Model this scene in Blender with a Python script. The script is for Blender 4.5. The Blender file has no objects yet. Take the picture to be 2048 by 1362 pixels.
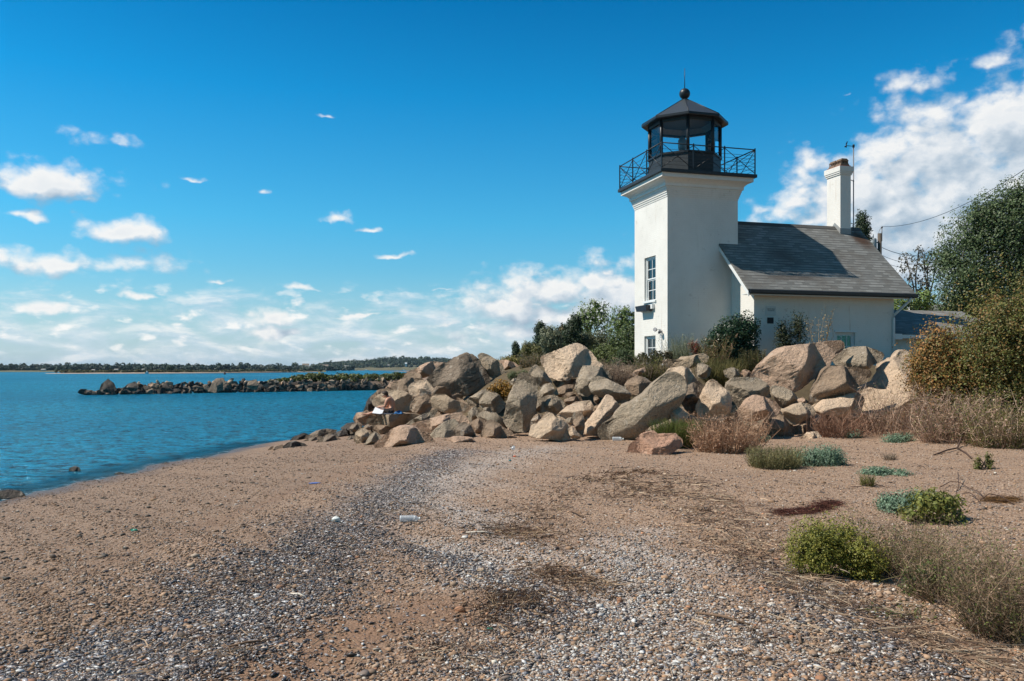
import bpy, math, random
import numpy as np
from mathutils import Vector, noise as mnoise
R = math.radians
S = bpy.context.scene
COL = S.collection
F, CX, HZ, CAMZ = 1700.0, 1024.0, 738.0, 2.6
def P(x, y, Y):                       # a point seen at photo position (x, y), Y metres away
    return ((x - CX) / F * Y, Y, CAMZ - (y - HZ) / F * Y)
def GP(x, y, z=0.93):                 # the same on level ground z
    Y = (CAMZ - z) * F / (y - HZ)
    return ((x - CX) / F * Y, Y)

# ------------------------------------------------------------------ objects
def tag(o, label=None, cat=None, group=None, kind=None):
    if label: o['label'] = label
    if cat: o['category'] = cat
    if group: o['group'] = group
    if kind: o['kind'] = kind
    return o
def empty(name, loc=(0, 0, 0), rz=0, label=None, cat=None, group=None):
    o = bpy.data.objects.new(name, None); COL.objects.link(o)
    o.location = loc; o.rotation_euler = (0, 0, rz); o.empty_display_size = .2
    return tag(o, label, cat, group)
def link(name, me, mat=None, parent=None, loc=None):
    o = bpy.data.objects.new(name, me); COL.objects.link(o)
    if mat is not None and not me.materials: me.materials.append(mat)
    if parent is not None: o.parent = parent
    if loc is not None: o.location = loc
    return o
def np_mesh(name, verts, faces, smooth=False, cols=None, uv=None):
    verts = np.asarray(verts, dtype=np.float32).reshape(-1, 3)
    faces = np.asarray(faces, dtype=np.int32)
    me = bpy.data.meshes.new(name)
    nf, k = faces.shape
    me.vertices.add(len(verts)); me.vertices.foreach_set('co', verts.ravel())
    me.loops.add(nf * k); me.loops.foreach_set('vertex_index', faces.ravel())
    me.polygons.add(nf)
    me.polygons.foreach_set('loop_start', np.arange(0, nf * k, k, dtype=np.int32))
    if smooth: me.polygons.foreach_set('use_smooth', np.ones(nf, dtype=bool))
    if cols is not None:
        c = np.ones((len(verts), 4), dtype=np.float32); c[:, :3] = cols
        a = me.color_attributes.new('Col', 'FLOAT_COLOR', 'POINT'); a.data.foreach_set('color', c.ravel())
    me.update(calc_edges=True); me.validate()
    return me

class MB:                              # collects boxes, prisms and tubes into one mesh
    def __init__(s): s.v = []; s.f = []; s.sm = []
    def add(s, vs, fs, smooth=False):
        b = len(s.v); s.v += [tuple(p) for p in vs]
        for f in fs: s.f.append([b + i for i in f]); s.sm.append(smooth)
        return s
    def box(s, x0, x1, y0, y1, z0, z1):
        return s.add([(x0,y0,z0),(x1,y0,z0),(x1,y1,z0),(x0,y1,z0),(x0,y0,z1),(x1,y0,z1),(x1,y1,z1),(x0,y1,z1)],
                     [(3,2,1,0),(4,5,6,7),(0,1,5,4),(1,2,6,5),(2,3,7,6),(3,0,4,7)])
    def frustum(s, a, za, b, zb):      # rectangles a, b = (x0,x1,y0,y1)
        return s.add([(a[0],a[2],za),(a[1],a[2],za),(a[1],a[3],za),(a[0],a[3],za),(b[0],b[2],zb),(b[1],b[2],zb),(b[1],b[3],zb),(b[0],b[3],zb)],
                     [(3,2,1,0),(4,5,6,7),(0,1,5,4),(1,2,6,5),(2,3,7,6),(3,0,4,7)])
    def poly_prism(s, pts, off):       # planar polygon swept by vector off
        n = len(pts); o = Vector(off)
        vs = [Vector(p) for p in pts] + [Vector(p) + o for p in pts]
        return s.add(vs, [list(range(n))[::-1], list(range(n, 2*n))] + [(i, (i+1) % n, n + (i+1) % n, n + i) for i in range(n)])
    def ring(s, cx, cy, prof, n=24, a0=0.0, smooth=True, cap=True):   # lathe: prof = [(r, z)]
        b = len(s.v)
        for r, z in prof:
            for k in range(n):
                a = a0 + 2 * math.pi * k / n
                s.v.append((cx + r * math.cos(a), cy + r * math.sin(a), z))
        for j in range(len(prof) - 1):
            for k in range(n):
                s.f.append([b + j*n + k, b + j*n + (k+1) % n, b + (j+1)*n + (k+1) % n, b + (j+1)*n + k]); s.sm.append(smooth)
        if cap:
            s.f.append([b + k for k in range(n)][::-1]); s.sm.append(False)
            s.f.append([b + (len(prof)-1)*n + k for k in range(n)]); s.sm.append(False)
        return s
    def tube(s, pts, rad, n=8, cap=True):
        pts = [Vector(p) for p in pts]
        rad = rad if isinstance(rad, (list, tuple)) else [rad] * len(pts)
        b = len(s.v)
        for i, p in enumerate(pts):
            d = (pts[min(i+1, len(pts)-1)] - pts[max(i-1, 0)]).normalized()
            up = Vector((0, 0, 1)) if abs(d.z) < .9 else Vector((1, 0, 0))
            x = d.cross(up).normalized(); y = x.cross(d)
            for k in range(n):
                a = 2 * math.pi * k / n
                s.v.append(tuple(p + (x * math.cos(a) + y * math.sin(a)) * rad[i]))
        for j in range(len(pts) - 1):
            for k in range(n):
                s.f.append([b + j*n + k, b + j*n + (k+1) % n, b + (j+1)*n + (k+1) % n, b + (j+1)*n + k]); s.sm.append(True)
        if cap:
            s.f.append([b + k for k in range(n)][::-1]); s.sm.append(False)
            s.f.append([b + (len(pts)-1)*n + k for k in range(n)]); s.sm.append(False)
        return s
    def mesh(s, name):
        me = bpy.data.meshes.new(name); me.from_pydata(s.v, [], s.f)
        me.polygons.foreach_set('use_smooth', s.sm); me.update(); return me
    def build(s, name, mat, parent=None, loc=None, bevel=0):
        o = link(name, s.mesh(name), mat, parent, loc)
        import bmesh
        bm = bmesh.new(); bm.from_mesh(o.data); bmesh.ops.recalc_face_normals(bm, faces=bm.faces[:]); bm.to_mesh(o.data); bm.free()
        if bevel:
            m = o.modifiers.new('bevel', 'BEVEL'); m.width = bevel; m.segments = 2; m.limit_method = 'ANGLE'
        return o

# ------------------------------------------------------------------ node helper
class N:
    def __init__(s, tree): s.t = tree; s.n = tree.nodes; s.l = tree.links
    def new(s, typ, ins=None, **kw):
        nd = s.n.new(typ)
        for k, v in kw.items(): setattr(nd, k, v)
        for k, v in (ins or {}).items(): s.set(nd.inputs[k], v)
        return nd
    def set(s, sock, v):
        if isinstance(v, bpy.types.NodeSocket): s.l.new(v, sock)
        elif v is not None:
            try: sock.default_value = v
            except Exception: sock.default_value = (*v, 1.0)
    def m(s, op, a, b=None, c=None, clamp=False):
        nd = s.n.new('ShaderNodeMath'); nd.operation = op; nd.use_clamp = clamp
        s.set(nd.inputs[0], a); s.set(nd.inputs[1], b); s.set(nd.inputs[2], c); return nd.outputs[0]
    def vm(s, op, a, b=None, c=None):
        nd = s.n.new('ShaderNodeVectorMath'); nd.operation = op
        s.set(nd.inputs[0], a)
        if op == 'SCALE': s.set(nd.inputs[3], b)
        else: s.set(nd.inputs[1], b); s.set(nd.inputs[2], c)
        return nd.outputs[1] if op in ('LENGTH', 'DOT_PRODUCT', 'DISTANCE') else nd.outputs[0]
    def mix(s, f, a, b, bt='MIX'):
        nd = s.n.new('ShaderNodeMix'); nd.data_type = 'RGBA'; nd.blend_type = bt
        s.set(nd.inputs[0], f)
        for i, v in ((6, a), (7, b)):
            if isinstance(v, bpy.types.NodeSocket): s.l.new(v, nd.inputs[i])
            else: nd.inputs[i].default_value = (*v[:3], 1)
        return nd.outputs[2]
    def ramp(s, f, stops, interp='LINEAR'):
        nd = s.n.new('ShaderNodeValToRGB'); nd.color_ramp.interpolation = interp
        e = nd.color_ramp.elements
        while len(e) < len(stops): e.new(.5)
        for el, (p, c) in zip(e, stops):
            el.position = p; el.color = (*c, 1) if not isinstance(c, (int, float)) else (c, c, c, 1)
        s.set(nd.inputs[0], f); return nd.outputs[0]
    def noise(s, vec, scale, detail=4, rough=.55, dist=0, out=0):
        nd = s.new('ShaderNodeTexNoise', {'Scale': scale, 'Detail': detail, 'Roughness': rough, 'Distortion': dist})
        if vec is not None: s.set(nd.inputs['Vector'], vec)
        return nd.outputs[out]
    def smooth(s, x, a, b):
        nd = s.new('ShaderNodeMapRange', {0: x, 1: a, 2: b, 3: 0.0, 4: 1.0}, interpolation_type='SMOOTHSTEP'); return nd.outputs[0]
    def xyz(s, v): nd = s.new('ShaderNodeSeparateXYZ', {0: v}); return nd.outputs
    def comb(s, x, y, z=0.0): return s.new('ShaderNodeCombineXYZ', {0: x, 1: y, 2: z}).outputs[0]
    def bump(s, h, strength=.5, dist=.05, normal=None):
        nd = s.new('ShaderNodeBump', {'Height': h, 'Strength': strength, 'Distance': dist})
        if normal is not None: s.l.new(normal, nd.inputs['Normal'])
        return nd.outputs[0]
def new_mat(name):
    m = bpy.data.materials.new(name); m.use_nodes = True
    g = N(m.node_tree); b = m.node_tree.nodes['Principled BSDF']
    return m, g, b
def coords(g): return g.new('ShaderNodeTexCoord').outputs['Object']
def simple(name, col, rough=.6, metal=0, var=.15, scale=6, bump=0, spec=.5):
    m, g, b = new_mat(name); co = coords(g)
    n = g.noise(co, scale, 5)
    c = g.mix(n, tuple(max(0, x*(1-var*1.6)) for x in col), tuple(min(1, x*(1+var*1.6)) for x in col))
    g.set(b.inputs['Base Color'], c); b.inputs['Roughness'].default_value = rough; b.inputs['Metallic'].default_value = metal
    b.inputs['Specular IOR Level'].default_value = spec
    if bump: g.set(b.inputs['Normal'], g.bump(g.noise(co, scale*6, 6), bump, .02))
    return m
# ------------------------------------------------------------------ camera, sun, sky
cam = bpy.data.cameras.new('camera'); camo = bpy.data.objects.new('camera', cam); COL.objects.link(camo)
cam.sensor_width = 36; cam.lens = 36 * F / 2048; cam.shift_y = (HZ - 681) / 2048
cam.clip_start = .1; cam.clip_end = 20000
camo.location = (0, 0, CAMZ); camo.rotation_euler = (R(90), 0, 0); S.camera = camo
S.view_settings.view_transform = 'Standard'; S.view_settings.look = 'None'
S.view_settings.exposure = .2; S.view_settings.gamma = 1
S.cycles.use_denoising = True
S.cycles.max_bounces = 6; S.cycles.diffuse_bounces = 3; S.cycles.glossy_bounces = 3; S.cycles.transparent_max_bounces = 12
S.cycles.caustics_reflective = False; S.cycles.caustics_refractive = False

TH = R(16.0)                                    # heading of the lighthouse
UX, UY = math.cos(TH), math.sin(TH)
BN = (5.378, 29.4)                              # near corner of the tower
SUN_EL, SUN_PHI = R(50.5), R(13.5)
def uv2w(u, v): return (BN[0] + u*UX - v*UY, BN[1] + u*UY + v*UX)
sd = (-math.cos(SUN_PHI)*UX - math.sin(SUN_PHI)*UY, -math.cos(SUN_PHI)*UY + math.sin(SUN_PHI)*UX)
SUNV = Vector((sd[0]*math.cos(SUN_EL), sd[1]*math.cos(SUN_EL), math.sin(SUN_EL)))
sl = bpy.data.lights.new('sun', 'SUN'); so = bpy.data.objects.new('sun', sl); COL.objects.link(so)
sl.energy = 5.0; sl.angle = R(.53); sl.color = (1.0, .93, .82)
so.rotation_euler = (-SUNV).to_track_quat('-Z', 'Y').to_euler(); so.location = (-30, 0, 40)

W = bpy.data.worlds.new('World'); S.world = W; W.use_nodes = True
W.cycles.sampling_method = 'MANUAL'; W.cycles.sample_map_resolution = 1024
g = N(W.node_tree); bg = W.node_tree.nodes['Background']; bg.inputs[1].default_value = .1
sky = g.new('ShaderNodeTexSky', sky_type='NISHITA', sun_disc=False)
sky.sun_elevation = SUN_EL; sky.sun_rotation = math.atan2(SUNV.x, SUNV.y)
sky.altitude = 0; sky.air_density = 1.0; sky.dust_density = .6; sky.ozone_density = 2.0
dirv = g.vm('NORMALIZE', g.new('ShaderNodeTexCoord').outputs['Generated'])
dx = g.xyz(dirv)
az = g.m('ARCTAN2', dx[0], dx[1]); el = g.m('ARCSINE', dx[2])
ae = g.comb(az, el)
# deep polarised blue overhead, paler towards the horizon
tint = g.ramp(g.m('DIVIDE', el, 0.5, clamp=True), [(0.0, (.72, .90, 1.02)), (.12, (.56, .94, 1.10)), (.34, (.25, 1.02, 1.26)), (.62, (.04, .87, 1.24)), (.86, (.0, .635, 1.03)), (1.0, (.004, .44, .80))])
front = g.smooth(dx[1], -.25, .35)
tint = g.mix(g.m('SUBTRACT', 1, front), tint, (.20, .62, .72))  # unseen sky behind the camera dimmed to hold down fill on shaded walls
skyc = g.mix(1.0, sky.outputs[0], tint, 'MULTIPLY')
CLOUDS = [ # photo x, y, half width, half height, amount
 (2025,285,150,110,.70),(1880,330,165,95,.70),(1735,385,140,70,.62),(1960,380,200,110,.72),(1800,420,190,80,.70),(1630,405,120,60,.46),(1540,425,90,34,.32),(2050,205,110,55,.55),(1950,235,70,50,.45),(1750,460,160,80,.66),(1900,480,190,90,.66),(1620,440,140,56,.5),(1800,540,180,70,.6),(1980,520,150,90,.6),(1690,520,120,60,.5),
 (1840,165,110,46,.26),(1985,118,110,34,.28),(1960,170,90,40,.3),(1832,262,46,22,.55),(1700,186,14,8,.2),(1650,455,120,26,.40),(2000,455,120,50,.6),(1240,470,40,26,.18),
 (1090,592,140,50,.66),(1190,566,100,46,.62),(1000,622,140,42,.55),(1250,600,120,75,.66),(1150,640,180,44,.60),(1060,665,200,30,.45),(905,650,80,14,.30),(1215,540,36,16,.5),(880,585,50,8,.25),
 (85,372,165,48,.46),(36,432,66,16,.36),(250,470,66,32,.62),(130,530,190,32,.56),(10,505,60,18,.4),(240,285,110,30,.30),(170,400,110,18,.3),(375,355,36,8,.3),(540,378,22,10,.4),(668,439,36,13,.52),(738,455,38,8,.38),
 (790,510,38,8,.45),(440,556,38,9,.42),(650,235,34,6,.2),(90,622,40,14,.55),(545,640,85,26,.40),(300,600,90,12,.3),(620,575,120,10,.25),(720,632,60,6,.3),(560,665,60,14,.55)]
grp = bpy.data.node_groups.new('cloud_field', 'ShaderNodeTree')
grp.interface.new_socket('Vector', in_out='INPUT', socket_type='NodeSocketVector')
grp.interface.new_socket('Field', in_out='OUTPUT', socket_type='NodeSocketFloat')
q = N(grp); gi = grp.nodes.new('NodeGroupInput'); go = grp.nodes.new('NodeGroupOutput')
vin = gi.outputs[0]
warp = q.vm('MULTIPLY_ADD', q.noise(vin, 16, 4, .55, out=1), (.05, .034, 0), q.vm('ADD', vin, (-.025, -.017, 0)))
acc = None
for (x, y, rx, ry, A) in CLOUDS:
    ca = math.atan((x - CX) / F); ce = math.atan((HZ - y) / math.hypot(F, x - CX))
    sx = F / rx; sy = F / ry
    v = q.vm('MULTIPLY_ADD', warp, (sx, sy, 0), (-ca*sx, -ce*sy, 0))
    v = q.vm('MAXIMUM', v, q.vm('MULTIPLY', v, (1, -1.7, 1)))
    f = q.m('MULTIPLY_ADD', q.vm('LENGTH', v), -.62, A*1.15+.02)
    acc = f if acc is None else q.m('SMOOTH_MAX', acc, f, .12)
n1 = q.noise(q.vm('MULTIPLY', vin, (1, 1.35, 1)), 17, 9, .56, .1)
pv = q.vm('ADD', q.vm('MULTIPLY', vin, (1, 1.25, 1)), q.vm('SCALE', q.noise(vin, 60, 3, .5, out=1), .012))
v1 = q.new('ShaderNodeTexVoronoi', {'Vector': pv, 'Scale': 26}).outputs[0]; v2 = q.new('ShaderNodeTexVoronoi', {'Vector': pv, 'Scale': 62}).outputs[0]
bil = q.m('ADD', q.m('MULTIPLY_ADD', v1, -.50, .25), q.m('MULTIPLY_ADD', v2, -.26, .13))
hf = q.noise(q.vm('MULTIPLY', vin, (1, 1.5, 1)), 52, 6, .6, .15); bil = q.m('ADD', bil, q.m('MULTIPLY_ADD', hf, .55, -.28))
q.l.new(q.m('ADD', q.m('ADD', acc, bil), q.m('MULTIPLY_ADD', n1, 1.20, -.60)), go.inputs[0])
def field(vec):
    nd = g.n.new('ShaderNodeGroup'); nd.node_tree = grp; g.l.new(vec, nd.inputs[0]); return nd.outputs[0]
F0 = field(ae); F1 = field(g.vm('ADD', ae, (-.012, .016, 0)))
light = g.m('MULTIPLY_ADD', g.m('SUBTRACT', F0, F1), 1.15, .58, clamp=True)
light = g.m('SUBTRACT', light, g.m('MULTIPLY', g.smooth(F0, .3, .95), .16), clamp=True)
ccol = g.ramp(light, [(0, (2.7, 3.7, 4.8)), (.40, (4.5, 5.3, 6.1)), (.72, (6.6, 7.0, 7.4)), (1, (8.5, 8.4, 8.2))])
alpha = g.m('MULTIPLY', g.smooth(F0, -.10, .52), .96)
# low haze and small flat clouds above the horizon
lowv = g.vm('MULTIPLY', ae, (13.0, 42.0, 1))
nl = g.noise(lowv, 1.0, 8, .6, .3); nl2 = g.noise(g.vm('ADD', lowv, (-.10, .30, 0)), 1.0, 8, .6, .3)
env = g.m('MULTIPLY_ADD', g.m('MULTIPLY', g.smooth(el, .14, .05), front), .40, -.17)
Fl = g.m('ADD', g.m('SUBTRACT', nl, .64), env)
ll = g.m('MULTIPLY_ADD', g.m('SUBTRACT', nl, nl2), 3.0, .55, clamp=True)
lcol = g.ramp(ll, [(0, (4.3, 5.6, 6.9)), (.5, (6.0, 6.9, 7.8)), (1, (8.8, 8.7, 8.6))])
la = g.m('MULTIPLY', g.smooth(Fl, -.08, .26), .72)
puv = g.vm('MULTIPLY', ae, (34.0, 74.0, 1)); pu = g.noise(puv, 1.0, 6, .5, .1); pu2 = g.noise(g.vm('ADD', puv, (-.2, .5, 0)), 1.0, 6, .5, .1)
pa = g.m('MULTIPLY', g.m('MULTIPLY', g.smooth(pu, .54, .72), g.m('MULTIPLY', g.smooth(el, .105, .07), g.smooth(el, .004, .025))), g.m('MULTIPLY', front, .85))
pcol = g.ramp(g.m('MULTIPLY_ADD', g.m('SUBTRACT', pu, pu2), 3.2, .62, clamp=True), [(0, (5.0, 6.1, 6.9)), (.5, (7.2, 7.7, 8.0)), (1, (9.2, 9.0, 8.7))])
hz = g.m('MULTIPLY', g.m('MULTIPLY', g.smooth(el, .12, .0), front), .5)
c = g.mix(hz, skyc, (4.8, 6.4, 7.7))
c = g.mix(la, c, lcol)
c = g.mix(pa, c, pcol)
c = g.mix(alpha, c, ccol)
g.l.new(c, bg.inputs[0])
# ------------------------------------------------------------------ ground heights
FOOT = np.array([(1500,190),(60,150),(-6,128),(-14,114),(-15,106),(-9.5,85),(-4.2,58),(-3.0,44),(-3.6,34),(-3.7,30.2),(-3.0,27.0),(-1.9,24.6),(-.6,23.2),(1,22.8),(3,22.8),(5,23),(9,23.6),(12,23.6),(15,22.5),(22,22),(60,24)], float)
def seg_dist(X, Y, poly):
    X = np.asarray(X, float); Y = np.asarray(Y, float); best = np.full(X.shape, 1e9); sg = np.ones(X.shape)
    for (x0, y0), (x1, y1) in zip(poly[:-1], poly[1:]):
        ex, ey = x1-x0, y1-y0; L2 = ex*ex + ey*ey
        t = np.clip(((X-x0)*ex + (Y-y0)*ey) / L2, 0, 1)
        ddx, ddy = X-(x0+t*ex), Y-(y0+t*ey); d = np.hypot(ddx, ddy)
        cr = ex*(Y-y0) - ey*(X-x0)
        m = d < best; best = np.where(m, d, best); sg = np.where(m, np.sign(cr), sg)
    return best, sg
def sstep(x, a, b): t = np.clip((x-a)/(b-a), 0, 1); return t*t*(3-2*t)
def crest_x(Y): return -3.4 + (np.minimum(Y, 34) - 5.6) * (1.5/14) + 5.2*sstep(Y, 29.5, 34) - np.maximum(Y-50, 0)*.12 - 5.5*sstep(Y, 88, 104)
def wob(X, Y, s, seed): return np.sin(X*s+seed)*np.cos(Y*s*.83+seed*2.1) + .5*np.sin(X*s*2.3+Y*s*1.7+seed*3.3)
def height(X, Y):
    X = np.asarray(X, float); Y = np.asarray(Y, float)
    s = X - crest_x(Y) + .18*wob(X, Y, .55, 1.3)
    up = .93 + .03*(1-np.exp(-np.maximum(s, 0)/2)) + .012*np.clip(X-6, 0, 30)*sstep(Y, 8, 20)
    dn = .93 + .118*s
    k = .06; z = -k*np.log(np.exp(-np.clip(up, -3, 3)/k) + np.exp(-np.clip(dn, -3, 3)/k))   # soft minimum
    z = z + .035*np.exp(-((s-.15)/.45)**2) - .02*np.exp(-((s+1.6)/.5)**2)                # shell ridge and the flat strip below it
    z = z + .018*wob(X, Y, 1.9, .4) + .008*wob(X, Y, 5.1, 2.2)
    d, sg = seg_dist(X, Y, FOOT); d = d*sg
    top = 2.72 - .9*sstep(Y, 34, 60) * sstep(-X, -6, 4)
    top = np.where(Y > 80, np.minimum(top, 1.0 + .0*Y), top)
    b = sstep(d, -.2, 4.2)
    z = np.maximum(z, -1.6)
    return z*(1-b) + np.maximum(top, z)*b
def H(x, y): return float(height(np.array([x]), np.array([y]))[0])

# zones painted by what lies there: R mussel shells, G white shell grit, B bare brown sand
def pl(px): return np.array([GP(x, y) for x, y in px])
MUSSEL = [(pl([(60,1420),(330,1290),(480,1190),(640,1085),(760,1005),(850,940),(900,905)]), .50, 1.0),
          (pl([(200,1400),(430,1300),(580,1190),(720,1060),(800,990)]), .42, .9),
          (pl([(780,1090),(880,1110),(960,1140),(1040,1190),(1080,1240)]), .26, .75),
          (pl([(1540,1140),(1640,1210),(1740,1290),(1850,1362)]), .20, .8)]
WHITE = [(pl([(1130,1380),(1200,1300),(1260,1230),(1290,1180),(1250,1120)]), .48, 1.0),
         (pl([(1330,1380),(1420,1300),(1480,1260)]), .45, .8),
         (pl([(1560,1150),(1640,1215),(1720,1270)]), .12, .9),
         (pl([(820,1010),(900,960),(980,925),(1080,900)]), .62, .5),
         (pl([(900,1100),(960,1140),(1000,1170)]), .32, .85), (pl([(860,1010),(940,1040),(1020,1090),(1060,1130)]), .34, .6), (pl([(1000,1290),(1100,1362)]), .25, .5), (pl([(1250,1090),(1300,1070)]), .3, .5)]
BARE = [(pl([(500,1400),(640,1320),(760,1260),(860,1235)]), .42, 1.0), (pl([(900,1362),(960,1320)]), .2, .6),
        (pl([(300,1120),(480,1050),(640,985),(760,940),(830,915)]) - np.array([.55, 0]), .22, .5)]
def zone(X, Y, defs, seed):
    v = np.zeros(np.shape(X))
    for pts, w, a in defs:
        d, _ = seg_dist(X, Y, pts); d = d * (1 + .35*wob(X, Y, 3.1, seed))
        v = np.maximum(v, a*np.exp(-(d/w)**2))
    return v

def grid_axis(pieces):
    out = []
    for a, b, st in pieces: out += list(np.arange(a, b, st))
    return np.array(out + [pieces[-1][1]])
gx = grid_axis([(-900,-100,80),(-100,-30,5),(-30,-14,.8),(-14,16,.14),(16,30,.5),(30,100,5),(100,1500,100)])
gy = grid_axis([(-60,-6,6),(-6,3,.6),(3,26,.14),(26,45,.4),(45,130,2),(130,400,20),(400,1400,100)])
GX, GY = np.meshgrid(gx, gy)
GZ = height(GX, GY)
nx, ny = len(gx), len(gy)
idx = np.arange(nx*ny).reshape(ny, nx)
fc = np.stack([idx[:-1,:-1], idx[:-1,1:], idx[1:,1:], idx[1:,:-1]], -1).reshape(-1, 4)
zc = np.stack([zone(GX, GY, MUSSEL, .3), zone(GX, GY, WHITE, 1.7), zone(GX, GY, BARE, 2.9)], -1).reshape(-1, 3)
gme = np_mesh('ground', np.stack([GX, GY, GZ], -1), fc, True, zc)
m_ground, g, b = new_mat('beach_gravel')
co = coords(g); xyz = g.xyz(co)
zone_n = g.new('ShaderNodeAttribute', attribute_name='Col').outputs['Color']
zs = g.new('ShaderNodeSeparateColor', {0: zone_n}).outputs
big = g.noise(co, .9, 6, .6); med = g.noise(co, 7, 6, .62)
sand = g.mix(big, (.175, .102, .062), (.315, .202, .130))
patch = g.smooth(g.noise(co, 2.1, 7, .7), .50, .68); sand = g.mix(g.m('MULTIPLY', patch, .45), sand, (.15, .092, .056))
sand = g.mix(g.smooth(med, .35, .75), sand, (.255, .162, .104))
vo = g.new('ShaderNodeTexVoronoi', {'Vector': co, 'Scale': 42, 'Randomness': 1}); vo2 = g.new('ShaderNodeTexVoronoi', {'Vector': co, 'Scale': 95})
pc = g.ramp(g.xyz(vo.outputs['Color'])[0], [(0, (.07, .055, .045)), (.16, (.15, .092, .058)), (.45, (.285, .188, .125)), (.7, (.42, .31, .23)), (.88, (.26, .23, .21)), (1, (.70, .62, .53))], 'CONSTANT')
pc2 = g.ramp(g.xyz(vo2.outputs['Color'])[1], [(0, (.13, .09, .065)), (.25, (.24, .145, .09)), (.6, (.40, .27, .18)), (.9, (.68, .56, .44))], 'CONSTANT')
peb = g.mix(.5, pc, pc2)
col = g.mix(.62, sand, peb)
mus = g.ramp(g.xyz(vo.outputs['Color'])[1], [(0, (.02, .022, .032)), (.4, (.06, .06, .075)), (.65, (.22, .19, .18)), (.85, (.5, .47, .45))], 'CONSTANT')
col = g.mix(g.m('MULTIPLY', zs[0], .8), col, mus)
whi = g.ramp(g.xyz(vo2.outputs['Color'])[0], [(0, (.10, .10, .12)), (.25, (.34, .29, .25)), (.55, (.58, .53, .48)), (.8, (.75, .72, .68))], 'CONSTANT')
col = g.mix(g.m('MULTIPLY', zs[1], .7), col, whi)
col = g.mix(g.m('MULTIPLY', zs[2], .85), col, g.mix(med, (.15, .085, .05), (.25, .145, .088)))
wet = g.smooth(g.m('MULTIPLY_ADD', big, .16, xyz[2]), .30, .07)
col = g.mix(g.m('MULTIPLY', wet, .75), col, (.075, .052, .038))
soil = g.smooth(g.m('MULTIPLY_ADD', big, .2, xyz[2]), 1.17, 1.34)
col = g.mix(soil, col, g.mix(med, (.05, .036, .022), (.13, .095, .05)))  # bank soil; its dark tone also paints shade into the rock gaps
dry = g.m('MULTIPLY_ADD', g.smooth(g.m('MULTIPLY_ADD', big, .12, xyz[2]), .90, 1.06), .30, .97); col = g.mix(1.0, col, g.comb(dry, dry, dry), 'MULTIPLY')
g.set(b.inputs['Base Color'], col); b.inputs['Specular IOR Level'].default_value = .25
g.set(b.inputs['Roughness'], g.m('MULTIPLY_ADD', wet, -.5, .85))
hb = g.m('ADD', g.m('MULTIPLY', vo.outputs['Distance'], -1.2), g.m('MULTIPLY', g.noise(co, 120, 4, .7), .8))
n_ = g.bump(hb, .8, .012); n_ = g.bump(med, .6, .03, n_)
g.set(b.inputs['Normal'], n_)
ground = tag(link('ground', gme, m_ground), 'shingle beach with brown gravel sloping down to the water', 'beach', kind='structure')

# ------------------------------------------------------------------ water
m_water, g, b = new_mat('sea_water'); co = coords(g)
cv = g.vm('MULTIPLY', co, (1, 1.0, 1))
w1 = g.noise(g.vm('MULTIPLY', co, (.8, 1.5, 1)), 1.9, 4, .6, .3); w2 = g.noise(g.vm('MULTIPLY', co, (.8, 1.5, 1)), 6.5, 4, .6, .2)
w0 = g.noise(co, .02, 4, .6)
h = g.m('ADD', g.m('MULTIPLY', w1, .8), g.m('MULTIPLY', w2, .26))
nrm = g.bump(h, 1.0, .40)
shal = g.smooth(g.noise(g.vm('MULTIPLY', co, (1, 1, 1)), .25, 3), .3, .7)
deep = g.mix(g.smooth(w0, .35, .65), (.004, .115, .200), (.010, .168, .268))
ripple_shade = g.m('MULTIPLY_ADD', g.smooth(g.m('MULTIPLY_ADD', w2, .6, g.m('MULTIPLY', w1, .6)), .51, .66), 1.6, .08)  # light and dark of the ripples painted into the water colour
deep = g.mix(1.0, deep, g.comb(ripple_shade, ripple_shade, ripple_shade), 'MULTIPLY')
dif = g.new('ShaderNodeBsdfDiffuse', {'Color': deep, 'Normal': nrm})
glo = g.new('ShaderNodeBsdfGlossy', {'Color': (.46, .82, 1, 1), 'Roughness': .12, 'Normal': nrm})
fr = g.new('ShaderNodeFresnel', {'IOR': 1.33, 'Normal': nrm})
fac = g.m('MINIMUM', g.m('MULTIPLY_ADD', fr.outputs[0], .75, .02), .42)
ms = g.new('ShaderNodeMixShader', {0: fac, 1: dif.outputs[0], 2: glo.outputs[0]})
g.l.new(ms.outputs[0], m_water.node_tree.nodes['Material Output'].inputs[0])
# near the beach the water is thin enough to see the bottom, with a narrow line of foam
depth_a = g.new('ShaderNodeAttribute', attribute_name='Col').outputs['Color']; dep = g.xyz(depth_a)[0]
tp = g.new('ShaderNodeBsdfTransparent', {'Color': (.62, .80, .80, 1)})
fn = g.noise(co, 3.2, 5, .65); edge = g.m('ADD', dep, g.m('MULTIPLY_ADD', fn, .12, -.06))
thin = g.m('MULTIPLY', g.smooth(edge, .26, .02), .55)
ms2 = g.new('ShaderNodeMixShader', {0: thin, 1: ms.outputs[0], 2: tp.outputs[0]})
foam = g.new('ShaderNodeBsdfDiffuse', {'Color': (.75, .78, .78, 1)})
ff = g.m('MULTIPLY', g.m('MULTIPLY', g.smooth(edge, .034, .012), g.smooth(g.noise(co, 6, 6, .75), .52, .66)), .55)
ms3 = g.new('ShaderNodeMixShader', {0: ff, 1: ms2.outputs[0], 2: foam.outputs[0]})
g.l.new(ms3.outputs[0], m_water.node_tree.nodes['Material Output'].inputs[0])
wx = grid_axis([(-6000,-200,400),(-200,-20,20),(-20,2,.22),(2,2500,200)]); wy = grid_axis([(-200,0,20),(0,44,.35),(44,200,8),(200,9000,400)])
WX, WY = np.meshgrid(wx, wy); wd = np.clip(-height(WX, WY), 0, 1.0)
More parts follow.
